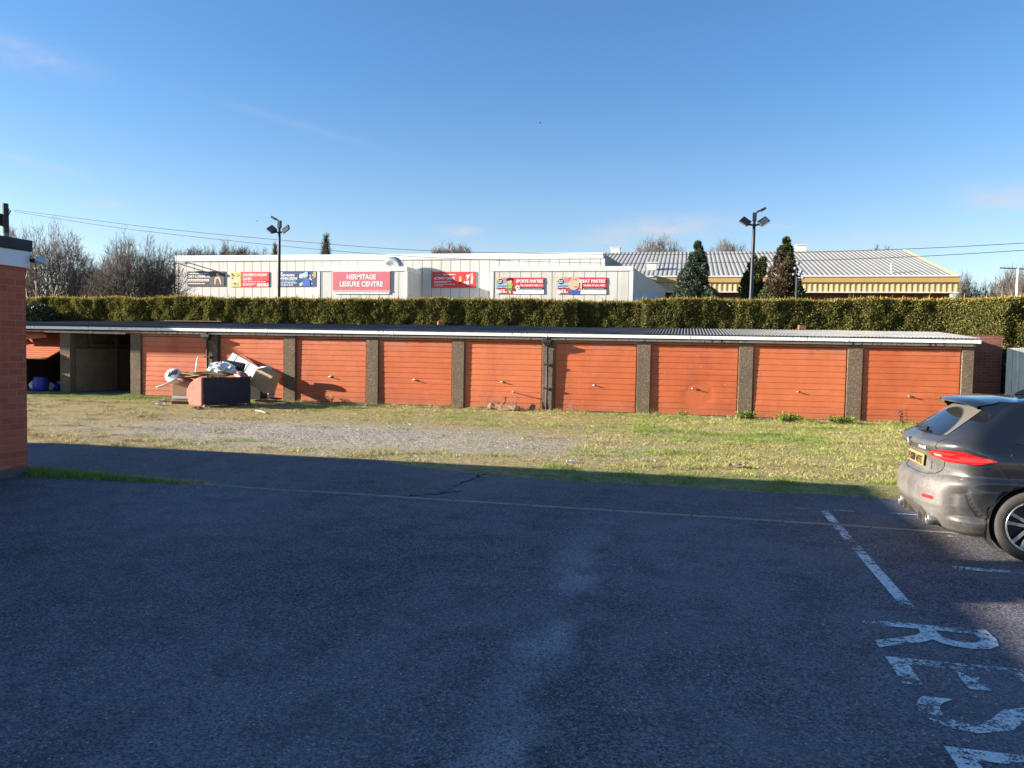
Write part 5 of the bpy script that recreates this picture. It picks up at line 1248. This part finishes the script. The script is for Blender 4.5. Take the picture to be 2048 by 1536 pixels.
# wheels
for x, z in WC:
    for s in (1, -1):
        wh = empty('wheel', (x, -.765 * s, z)); wh.parent = car
        MB().lathe([(.225, -.10), (.245, -.112), (.29, -.116), (.315, -.10), (.325, -.075), (.326, .075), (.315, .10), (.29, .116), (.245, .112), (.225, .10)], 48, 'y').build('tyre', M_RUB, wh, smooth=True)
        rim = MB().lathe([(.228, -.105), (.236, -.112), (.236, -.118), (.225, -.118), (.216, -.10), (.214, .10), (.228, .105)], 48, 'y').build('rim', M_RIM, wh, smooth=True)
        spk = MB(); face = -.098 * s
        for k in range(5):
            for da in (-.20, .20):
                a = 2 * math.pi * k / 5 + .3; b = a + da
                pi_, po = Vector((.05 * math.cos(a + da * 1.6), face + .01 * s, .05 * math.sin(a + da * 1.6))), Vector((.222 * math.cos(b), face, .222 * math.sin(b)))
                t_ = (po - pi_).normalized().cross(Vector((0, 1, 0))) * .017
                spk.prism([pi_ - t_ * .8, po - t_, po + t_, pi_ + t_ * .8], (0, .03 * s, 0))
        spk.build('spoke', M_RIM, wh, bevel=.003)
        MB().lathe([(0, face - .004 * s), (.035, face - .002 * s), (.055, face + .01 * s), (.06, face + .04 * s)], 20, 'y').build('hub', M_RIMB, wh, smooth=True)
        MB().lathe([(0, face + .055 * s), (.214, face + .06 * s)], 32, 'y').build('brake_disc', M_RIMB, wh)
# ================================================================== dumped rubbish in front of the third and fourth bays
M_PINKC = plain('salmon_cloth', (.34, .150, .112), .95, .42, 7, bump=.4); M_NAVY = plain('dark_lining_cloth', (.028, .032, .046), .9, .3, 9, bump=.15); M_CARD = plain('brown_card', (.42, .28, .15), .9, .2, 4); M_CARD2 = plain('dark_hardboard', (.13, .085, .05), .9, .3, 5)
M_WHB = plain('white_board', (.72, .72, .70), .6, .08, 2); M_TANB = plain('tan_chipboard', (.46, .30, .19), .8, .2, 3); M_WPL = plain('white_plastic', (.70, .71, .72), .4, .08, 3)
def region(X, Y): return 320 + X / 7.314, 680 + Y / 7.314
def RP(X, Y, v): return V(*region(X, Y), v)
HEAP = 'things dumped in front of the garages'
# overturned sofa: dark lining to the front, salmon arm to the left
A = G(404.5, 816); B = Vector((-11.95, 19.2, 0)); ax = Vector((B.x - A.x, B.y - A.y, 0)).normalized(); ay = Vector((-ax.y, ax.x, 0))
Wd = 0.0
d_end = V(496, 800, 19.2); L_ = (Vector((d_end.x, d_end.y, 0)) - Vector((A.x, A.y, 0))).length
L_ = 1.55; ang = math.atan2(ax.y, ax.x)
sofa = empty('overturned_sofa', (A.x, A.y, .0), 'overturned salmon pink sofa lying with its dark lining facing out', 'sofa', HEAP, R(70)); sofa['group'] = HEAP
del sofa['group']
def arm(x0, x1, name):
    prof = [(.0, .05), (.0, .80), (.10, .815), (.30, .76), (.52, .64), (.66, .46), (.66, .30), (.58, .12), (.52, .02), (.36, .03)]
    rows = [[(x, y, z) for y, z in prof] for x in (x0, x1)]
    m_ = MB(); m_.prism([(x0, y, z) for y, z in prof], (x1 - x0, 0, 0)); return m_.build(name, M_PINKC, sofa, bevel=.03, seg=3)
arm(-.02, .22, 'arm'); arm(1.34, 1.56, 'arm')
MB().box(.2, 1.36, .03, .28, .04, .78).build('base', M_PINKC, sofa, bevel=.03); MB().box(.2, 1.36, .28, .60, .06, .50).build('backrest', M_PINKC, sofa, bevel=.05)
rows = [[(x, -.022 - .03 * math.sin((x + .1) * 1.9) * math.sin(z * 3.6) - .012 * math.sin(x * 7 + z * 9) + .006 * (fbm(np.array(x * 5), np.array(z * 9), 3) - .5), z) for x in np.linspace(.03, 1.53, 24)] for z in np.linspace(.07, .80, 14)]
MB().grid(rows).build('lining', M_NAVY, sofa, smooth=True)
for x, y in ((.05, -.04), (1.48, -.04)): MB().obox((x, y, .04), (.08, .1, .09)).build('foot', M_PINKC if x < .5 else M_TIMB, sofa, bevel=.01)
# cabinet
cb = G(343.5, 808); cab = empty('wooden_cabinet', (cb.x, cb.y, 0), 'small tan wooden cabinet with a white drawer strip beside the overturned sofa', 'cabinet', None, R(10))
MB().box(0, .62, .0, .42, .08, .60).build('carcass', M_TANB, cab, bevel=.006); MB().box(.03, .60, -.012, -.002, .155, .235).build('drawer_front', M_WPL, cab, bevel=.004); MB().box(.0, .62, -.006, .40, .0, .078).build('plinth', M_DARK, cab); MB().box(.02, .60, -.014, -.002, .25, .585).build('door', M_TANB, cab, bevel=.004)
# flattened card and hardboard sheets across sofa and cabinet
rr = random.Random(12)
sheets = [(M_CARD, -13.55, 19.10, .775, 1.15, .50, .05), (M_CARD, -13.50, 19.05, .80, 1.0, .45, -.1), (M_CARD, -13.62, 19.12, .825, .9, .5, .15), (M_CARD2, -12.95, 19.15, .85, 1.25, .5, -.05), (M_CARD2, -13.0, 19.1, .875, 1.1, .45, .08), (M_CARD, -13.45, 19.02, .853, .95, .42, .02), (M_CARD2, -12.9, 19.2, .90, .9, .4, .2)]
for k, (mt, x, y, z, a, b, rz) in enumerate(sheets):
    g = MB(); rw_ = []
    for j in range(4):
        rw_.append([(a * (i / 8 - .5), b * (j / 3 - .5), .02 * math.sin(i * .8 + k) * (1 + .4 * j)) for i in range(9)])
    g.grid(rw_); o = g.build('cardboard_sheet', mt, None); o.location = (x, y, z); o.rotation_euler = (rr.uniform(-.03, .03), rr.uniform(-.04, .04), rz)
    so = o.modifiers.new('t', 'SOLIDIFY'); so.thickness = .02
    tag(o, 'flattened tan cardboard sheet stacked flat on the cabinet and sofa' if mt is M_CARD else 'dark brown hardboard sheet stacked flat on top of the sofa', 'board', 'flat sheets on the sofa')
# white moulded shell with slots (broken garden chair back)
c = RP(210, 530, 18.9); sh_ = empty('broken_chair_shell', c, 'white moulded plastic chair back with dark slots lying on the cabinet end of the heap', 'chair shell', None, R(20))
rows = []
for j in range(7):
    t = j / 6; r_ = .002 + .235 * math.sin(t * math.pi / 2)
    rows.append([(r_ * math.cos(a_) * 1.05, -.14 * math.cos(t * math.pi / 2), r_ * math.sin(a_) * .92) for a_ in np.linspace(0, 2 * math.pi, 25)])
o = MB().grid(rows).build('shell', M_WPL, sh_, smooth=True); so = o.modifiers.new('t', 'SOLIDIFY'); so.thickness = .015
brim = [[(-.42 + .50 * t, -.10 - .05 * math.sin(t * 3) - .12 * w, -.34 + .22 * t ** 1.5 + .05 * w) for t in np.linspace(0, 1, 10)] for w in np.linspace(0, 1, 4)]
o = MB().grid(brim).build('brim', M_WPL, sh_, smooth=True); so = o.modifiers.new('t', 'SOLIDIFY'); so.thickness = .015
for k in range(4): MB().obox((-.10 + .065 * k, -.135, .06 + .02 * k), (.03, .03, .16), (.25, .45, .1)).build('slot', M_BLACK, sh_)
# pink cushions
for X, Y, s, lab in ((390, 600, .20, 'salmon cushion squashed under the cardboard at the left of the heap'), (1205, 500, .13, 'small salmon cushion corner poking up at the right end of the sofa')):
    c = RP(X, Y, 18.95); g = MB(); n_ = 12
    o = MB().lathe([(0, -.4), (.7, -.33), (1, 0), (.7, .33), (0, .4)], 14, 'z').build('cushion', M_PINKC, None, smooth=True); o.location = c; o.scale = (s * 1.3, s, s); o.rotation_euler = (.2, .35, .4)
    tag(o, lab, 'cushion')
# white slat standing up
a, b = RP(520, 470, 19.3), RP(553, 245, 19.5)
tag(MB().tube([a - Vector((0, 0, .3)), a, a.lerp(b, .5), b], [.014, .016, .026, .014], 8)  .build('plastic_pole', M_WPL, None, smooth=True), 'thin white plastic pole standing upright out of the cardboard stack', 'pole')
# black wire rack
g = MB()
for k in range(4): g.tube([RP(800 + 22 * k, 430, 19.2), RP(862 + 18 * k, 312 + 5 * k, 19.35)], .008, 6)
g.tube([RP(795, 425, 19.2), RP(900, 425, 19.2)], .01, 6); tag(g.build('wire_rack', M_BLACK, None), 'black wire rack with four prongs sticking up in front of the white bag', 'rack')
# crumpled white plastic bag
g = np.random.default_rng(3); rows = []
for j in range(10):
    row = []
    for i in range(34):
        a = 2 * math.pi * i / 33; r = math.sin(math.pi * (j + .4) / 10) * (.62 + .85 * float(vnoise(np.array(i * .9 % 29.7), np.array(j * 1.3), 5)))
        row.append((.40 * r * math.cos(a), .22 * r * math.sin(a), .20 * math.cos(math.pi * (j + .2) / 9.6) * (.8 + .4 * float(vnoise(np.array(i * .7), np.array(j * .6), 8)))))
    rows.append(row)
o = MB().grid(rows).build('plastic_bag', M_WPL, None); o.location = RP(905, 430, 19.5); tag(o, 'crumpled white plastic bag between the wire rack and the leaning white board', 'bag')
# slatted dark crate
c = RP(1075, 400, 19.75); cr_ = empty('slatted_crate', c, 'dark slatted plastic crate leaning against the white board', 'crate', None, .15); cr_.rotation_euler = (-.3, .15, .1)
MB().box(-.30, .30, -.05, -.03, .13, .17).box(-.30, .30, -.05, -.03, -.17, -.13).box(-.32, .32, .0, .02, -.17, .17).build('frame', M_NAVY, cr_)
for k in range(8): MB().box(-.29 + .075 * k, -.255 + .075 * k, -.045, -.03, -.13, .13).build('slat', M_TRIMB, cr_)
def slab(name, pts, v, th, mat, lab, cat, dv=None):
    P = [RP(x, y, (v if dv is None else v + dv[i])) for i, (x, y) in enumerate(pts)]
    return tag(MB().prism(P, (0, th, 0)).build(name, mat, None, bevel=.004), lab, cat) if lab else MB().prism(P, (0, th, 0))
pts = [(1062, 185), (1485, 425), (1330, 660), (900, 420)]
wb = empty('cupboard_door', (0, 0, 0), 'large white cupboard panel leaning at a slant against the red garage door', 'panel')
P = [RP(x, y, 20.25 + dv) for (x, y), dv in zip(pts, (.68, .46, .12, .32))]; MB().prism(P, (0, .035, .01)).build('panel', M_WHB, wb, bevel=.004)
def bil(u_, w_): return P[0].lerp(P[1], u_).lerp(P[3].lerp(P[2], u_), w_) + Vector((0, -.003, 0))
MB().tube([bil(.18, 0), bil(.18, 1)], .005, 4).build('seam', M_STEEL, wb); MB().tube([bil(.60, 0.02), bil(.60, .98)], .006, 4).build('seam', M_STEEL, wb)
# tilted cardboard box
bx = empty('cardboard_box', (0, 0, 0), 'tilted brown cardboard box with a sunlit top flap right of the sofa', 'box')
P = [RP(x, y, 19.65) for x, y in ((1415, 420), (1650, 545), (1530, 790), (1300, 640))]; MB().prism(P, (.05, .42, .05)).build('carton', M_CARD, bx, bevel=.006)
P2 = [RP(x, y, 19.63) for x, y in ((1470, 445), (1652, 540), (1605, 590), (1440, 500))]; MB().prism(P2, (0, -.012, .012)).build('flap', plain('sunlit_card', (.52, .36, .20), .9, .15, 4), bx)  # sunlight on the flap is put into its lighter card colour
# black box with white print
bb = empty('black_box', (0, 0, 0), 'black cardboard box with white splashes of print between the sofa and the tilted box', 'box')
a = RP(1215, 800, 20.0); MB().box(a.x, a.x + .55, 20.0, 20.4, max(a.z - .12, 0), a.z + .50).build('carton', M_TRIMB, bb, bevel=.006)
for X, Y, r in ((1270, 680, .03), (1295, 705, .035), (1305, 740, .045), (1275, 735, .02)):
    q = RP(X, Y, 19.995); disc('print', q.x, q.z, r, 19.997, WHT, bb, 9, .7)
c = RP(1270, 575, 20.15); ho = empty('white_holder', c, 'small white square plastic holder standing on the black box', 'holder')
MB().box(-.12, -.07, -.06, .06, -.13, .11).box(.07, .12, -.06, .06, -.13, .11).box(-.07, .07, -.06, .06, .06, .11).box(-.07, .07, .05, .06, -.13, .06).build('frame', M_WPL, ho, bevel=.005)
# white tray, frame, rolls
tr = empty('white_tray', (0, 0, 0), 'shallow white tray standing on end beside the tilted cardboard box', 'tray')
P = [RP(x, y, 20.55) for x, y in ((1640, 635), (1718, 630), (1665, 850), (1560, 800))]; MB().prism(P, (0, .02, 0)).build('base', plain('pale_blue_tray', (.52, .57, .66), .5, .1, 3), tr)
for i in range(4): MB().tube([P[i] + Vector((0, -.03, 0)), P[(i + 1) % 4] + Vector((0, -.03, 0))], .022, 4).build('rim', M_WPL, tr)
fr = empty('picture_frame', (0, 0, 0), 'white edged dark picture frame behind the tilted cardboard box', 'frame')
P = [RP(x, y, 20.7) for x, y in ((1560, 462), (1692, 478), (1665, 640), (1540, 620))]; MB().prism(P, (0, .02, 0)).build('backing', M_NAVY, fr)
for i in range(4): MB().tube([P[i] + Vector((0, -.015, 0)), P[(i + 1) % 4] + Vector((0, -.015, 0))], .02, 4).build('edge', M_WPL, fr)
a, b = RP(1480, 425, 20.6), RP(1612, 418, 20.55)
ro_ = MB().tube([a, b], [.075, .08], 14).build('paper_roll', plain('pale_blue_paper', (.42, .58, .64), .7, .25, 5), None, smooth=True); tag(ro_, 'pale blue roll lying on top of the picture frame', 'roll')
# dark planks on the ground
for k, (x0, y0, x1, y1, mt, lab) in enumerate(((1290, 820, 1690, 860, M_CARD2, 'dark brown plank lying under the tilted box nearest the garage door'), (1400, 900, 1730, 915, M_TIMB, 'dark plank lying on the grass in front of the tilted box'), (1300, 850, 1760, 890, M_CARD2, 'longest dark plank lying between the sofa and the concrete pillar'))):
    a, b = G(*region(x0, y0 + 40)), G(*region(x1, y1 + 40)); m_ = (a + b) / 2; d = b - a
    o = MB().obox((0, 0, 0), (d.length, .14, .03), (.1, 0, 0)).build('plank', mt, None, bevel=.004); o.location = (m_.x, m_.y, .06 + .045 * k); o.rotation_euler = (0, .02, math.atan2(d.y, d.x)); tag(o, lab, 'plank')
a, b = G(511, 823), G(531, 828)
tag(MB().tube([a + Vector((0, 0, .03)), a.lerp(b, .5) + Vector((0, 0, .045)), b + Vector((0, 0, .03))], [.012, .016, .010], 6).build('bare_stick', plain('bare_wood', (.50, .42, .31), .9, .2, 6), None), 'pale stick lying on the grass in front of the planks', 'stick')

# small scraps round the heap
rr = random.Random(31)
for k, (x, y, mt, lab) in enumerate(((-13.9, 18.3, M_WPL, 'small white scrap in the grass in front of the cabinet'), (-11.6, 19.3, M_CARD, 'torn card scrap on the grass right of the overturned sofa'), (-11.3, 20.1, M_WHB, 'white board offcut on the ground beside the concrete pillar'), (-14.6, 19.4, M_PINKC, 'salmon cloth scrap on the grass left of the cabinet'), (-12.3, 17.7, M_CARD2, 'brown scrap on the grass in front of the overturned sofa'))):
    rows = [[(.30 * (i / 6 - .5), .18 * (j / 4 - .5), .05 * rr.uniform(.1, 1)) for i in range(7)] for j in range(5)]
    o = MB().grid(rows).build('scrap', mt, None); o.location = (x, y, .015); o.rotation_euler = (0, 0, rr.uniform(-1, 1)); so = o.modifiers.new('t', 'SOLIDIFY'); so.thickness = .01; tag(o, lab, 'scrap')
# rubbish inside the first bay
M_BLUE = plain('blue_plastic', (.02, .05, .34), .45, .2, 4)
c = G(57, 786); o = MB().lathe([(0, 0), (.20, .0), (.235, .1), (.24, .35), (.20, .44), (.21, .46), (.12, .47), (0, .47)], 20, 'z').build('blue_drum', M_BLUE, None, smooth=True); o.location = (c.x - .1, 21.4, .03); tag(o, 'blue plastic drum inside the dark open garage under the tilted door', 'drum')
rr = random.Random(9)
for k, (px, py, mt, lab) in enumerate(((68, 770, M_WPL, 'white and blue bag leaning behind the drum in the dark garage'), (79, 779, M_BLUE, 'small blue bag on the floor of the dark garage'), (100, 782, M_WPL, 'pale crumpled bag in the middle of the dark garage floor'), (113, 783, M_BLUE, 'blue bag beside the first concrete pillar'), (119, 771, M_WPL, 'white scrap of packaging against the first concrete pillar'))):
    q = V(px, py, 21.5 + .1 * k); rows = []
    for j in range(7):
        rows.append([(.17 * math.sin(math.pi * (j + .3) / 7) * math.cos(a) * rr.uniform(.7, 1.2), .15 * math.sin(math.pi * (j + .3) / 7) * math.sin(a) * rr.uniform(.7, 1.2), .14 * math.cos(math.pi * j / 6.3)) for a in np.linspace(0, 2 * math.pi, 11)])
    o = MB().grid(rows).build('rubbish_bag', mt, None); o.location = (q.x, q.y, max(.17, q.z)); tag(o, lab, 'bag')

# timber block and twigs at the fifth door
rr = random.Random(2); lg = []
for k in range(10): lg.append((max(.02, (.10 + .02 * rr.uniform(-1, 1)) * (1 if 0 < k < 9 else .75)), -.46 + .92 * k / 9))
o = MB().lathe(lg + [(.0, .46)], 11, 'x').tube([(-.1, .05, .05), (.0, .16, .16), (.02, .2, .3)], [.03, .022, .015], 6).build('rotten_log', plain('rotten_wood', (.24, .155, .095), .95, .5, 9), None); o.location = (-4.86, 20.76, .085); o.rotation_euler = (.4, .03, R(-8)); o.scale = (1, 1, .8)
for vtx in o.data.vertices: vtx.co += Vector((0, rr.uniform(-.018, .018), rr.uniform(-.018, .018)))
tag(o, 'rotten timber log lying against the foot of a red door', 'log')
M_DRY = plain('dry_stems', (.34, .22, .14), .95, .3, 6)
tag(MB().tube([G(1008, 805) , V(1027, 782, 20.8)], [.012, .014], 6).build('leaning_stick', plain('pale_stick', (.55, .42, .30), .9, .2, 6), None), 'pale straight stick leaning over the rotten log', 'stick')
def weed(name, px, py, v, h, n, mat, lab, seed, spread=.5, leaf=None, w=.006):
    q = V(px, py, v); r = random.Random(seed); g = MB(); L = []
    for k in range(n):
        a = r.uniform(0, 6.28); s = r.uniform(.1, 1) * spread * h; hh = h * r.uniform(.5, 1); b0 = Vector((r.uniform(-.06, .06) * (1 + n / 20), r.uniform(-.05, .05), 0)); t = b0 + Vector((math.cos(a) * s, math.sin(a) * s * .6, hh)); m_ = b0.lerp(t, .5) + Vector((r.uniform(-.03, .03), 0, .05 * h))
        g.tube([b0, m_, t], [w, w * .8, w * .4], 4)
        if leaf:
            for j in range(6):
                p = b0.lerp(t, r.uniform(.3, 1)); d = Vector((r.gauss(0, 1), r.gauss(0, 1), r.gauss(.3, .6))).normalized() * r.uniform(.04, .09); sd = d.cross(Vector((r.gauss(0, 1), r.gauss(0, 1), 1))).normalized() * .018
                L += [p, p + d * .5 + sd, p + d, p + d * .5 - sd]
    root = empty(name, (q.x, v, 0), lab, 'plant'); g.build('stem', mat, root)
    if leaf: np_mesh('leaves', np.array([tuple(p) for p in L]), 4, leaf, root)
    return root
weed('dead_weed', 1030, 815, 20.75, .62, 5, M_DRY, 'dark forked dead stalk standing behind the rotten log', 3, .25, None, .014)
weed('dead_weed', 975, 812, 20.85, .36, 14, M_DRY, 'pale dead weed at the left end of the rotten log', 5, .5)
weed('dead_weed', 1148, 826, 20.7, .42, 9, M_DRY, 'brown dead weed below the handle of the sixth closed door', 7, .5, None, .009)
weed('dead_weed', 1312, 832, 20.8, .26, 6, M_DRY, 'dead stalks beside the pillar left of the dented door', 8, .6)
weed('dead_weed', 1430, 838, 20.75, .3, 3, M_DRY, 'single dry grass stem in front of the dented door', 9, .2)
weed('green_weed', 1490, 840, 20.75, .22, 60, M_DRY, 'bright green grass tuft at the foot of a pillar', 11, .7, GREEN, .003)
weed('green_weed', 1365, 836, 20.7, .2, 12, M_DRY, 'small leafy weed in front of the dented door', 13, .7, GREEN)
weed('green_weed', 1808, 838, 20.8, .42, 5, plain('dark_stems', (.06, .05, .04), .9, .3, 4), 'dark leafy weed against the last red door', 15, .3, leafy('dark_leaves', [(0, (.03, .025, .02)), (1, (.08, .06, .04))], .7, .1), .008)
weed('green_weed', 1580, 846, 20.3, .24, 70, M_DRY, 'broad clump of long grass in front of the second door from the right end', 17, .8, GREEN, .003)
weed('dead_weed', 660, 800, 20.9, .3, 5, M_DRY, 'dark dry weed at the foot of the first clear door right of the heap', 19, .5, GRASS, .008)
weed('green_weed', 1680, 850, 20.4, .22, 70, M_DRY, 'clump of long grass left of the last pillar but one', 21, .8, GREEN, .003)
# litter
for k, (px, py, mt, lab, sz) in enumerate(((1143, 926, plain('pale_blue_litter', (.45, .62, .68), .5, .1, 4), 'flattened pale blue scrap of litter on the stony ground', (.16, .07, .02)), (1527, 868, M_WPL, 'white scrap of litter in the grass near the garage doors', (.14, .08, .03)), (820, 850, M_WPL, 'tiny white scrap on the gravel', (.06, .04, .02)), (859, 812, M_WHB, 'short pale wood offcut at the foot of a door', (.22, .07, .06)), (1470, 936, M_CARD, 'small brown heap of dead leaves on the grass', (.28, .12, .05)))):
    q = G(px, py); g = MB(); r = random.Random(k)
    rows = [[(sz[0] * (i / 6 - .5), sz[1] * (j / 3 - .5), sz[2] * r.uniform(.2, 1)) for i in range(7)] for j in range(4)]
    o = g.grid(rows).build('litter', mt, None); o.location = (q.x, q.y, .012); o.rotation_euler = (0, 0, r.uniform(-.4, .4)); so = o.modifiers.new('t', 'SOLIDIFY'); so.thickness = .012; tag(o, lab, 'litter')
a, b = G(959, 953), G(980, 958)
tag(MB().tube([a + Vector((0, 0, .02)), b + Vector((0, 0, .02))], .009, 6).build('bare_stick', M_DRY, None), 'thin dry stick on the dark tarmac by the crack', 'stick')
# birds far up
def bird(px, py, v, s, lab):
    q = V(px, py, v); r = empty('bird', q, lab, 'bird', 'birds in the sky'); r.rotation_euler = (0, .2, .6)
    MB().tube([(-.5 * s, 0, 0), (-.3 * s, 0, .02 * s), (0, 0, .0), (.25 * s, 0, .03 * s), (.36 * s, 0, .05 * s), (.45 * s, 0, .04 * s)], [.03 * s, .07 * s, .11 * s, .09 * s, .07 * s, .01 * s], 8).build('body', M_DKW, r, smooth=True)
    for k in (-1, 1): MB().prism([(.15 * s, .05 * s * k, .04 * s), (.22 * s, .5 * s * k, .22 * s), (.0, 1.0 * s * k, .12 * s), (-.08 * s, .5 * s * k, .18 * s), (-.12 * s, .05 * s * k, .03 * s)], (0, 0, .012 * s)).build('wing', M_DKW, r)
bird(1080, 246, 60, .22, 'small dark bird flying high in the middle of the sky')
bird(514, 442, 70, .22, 'tiny dark bird flying just left of the left lamp post head')
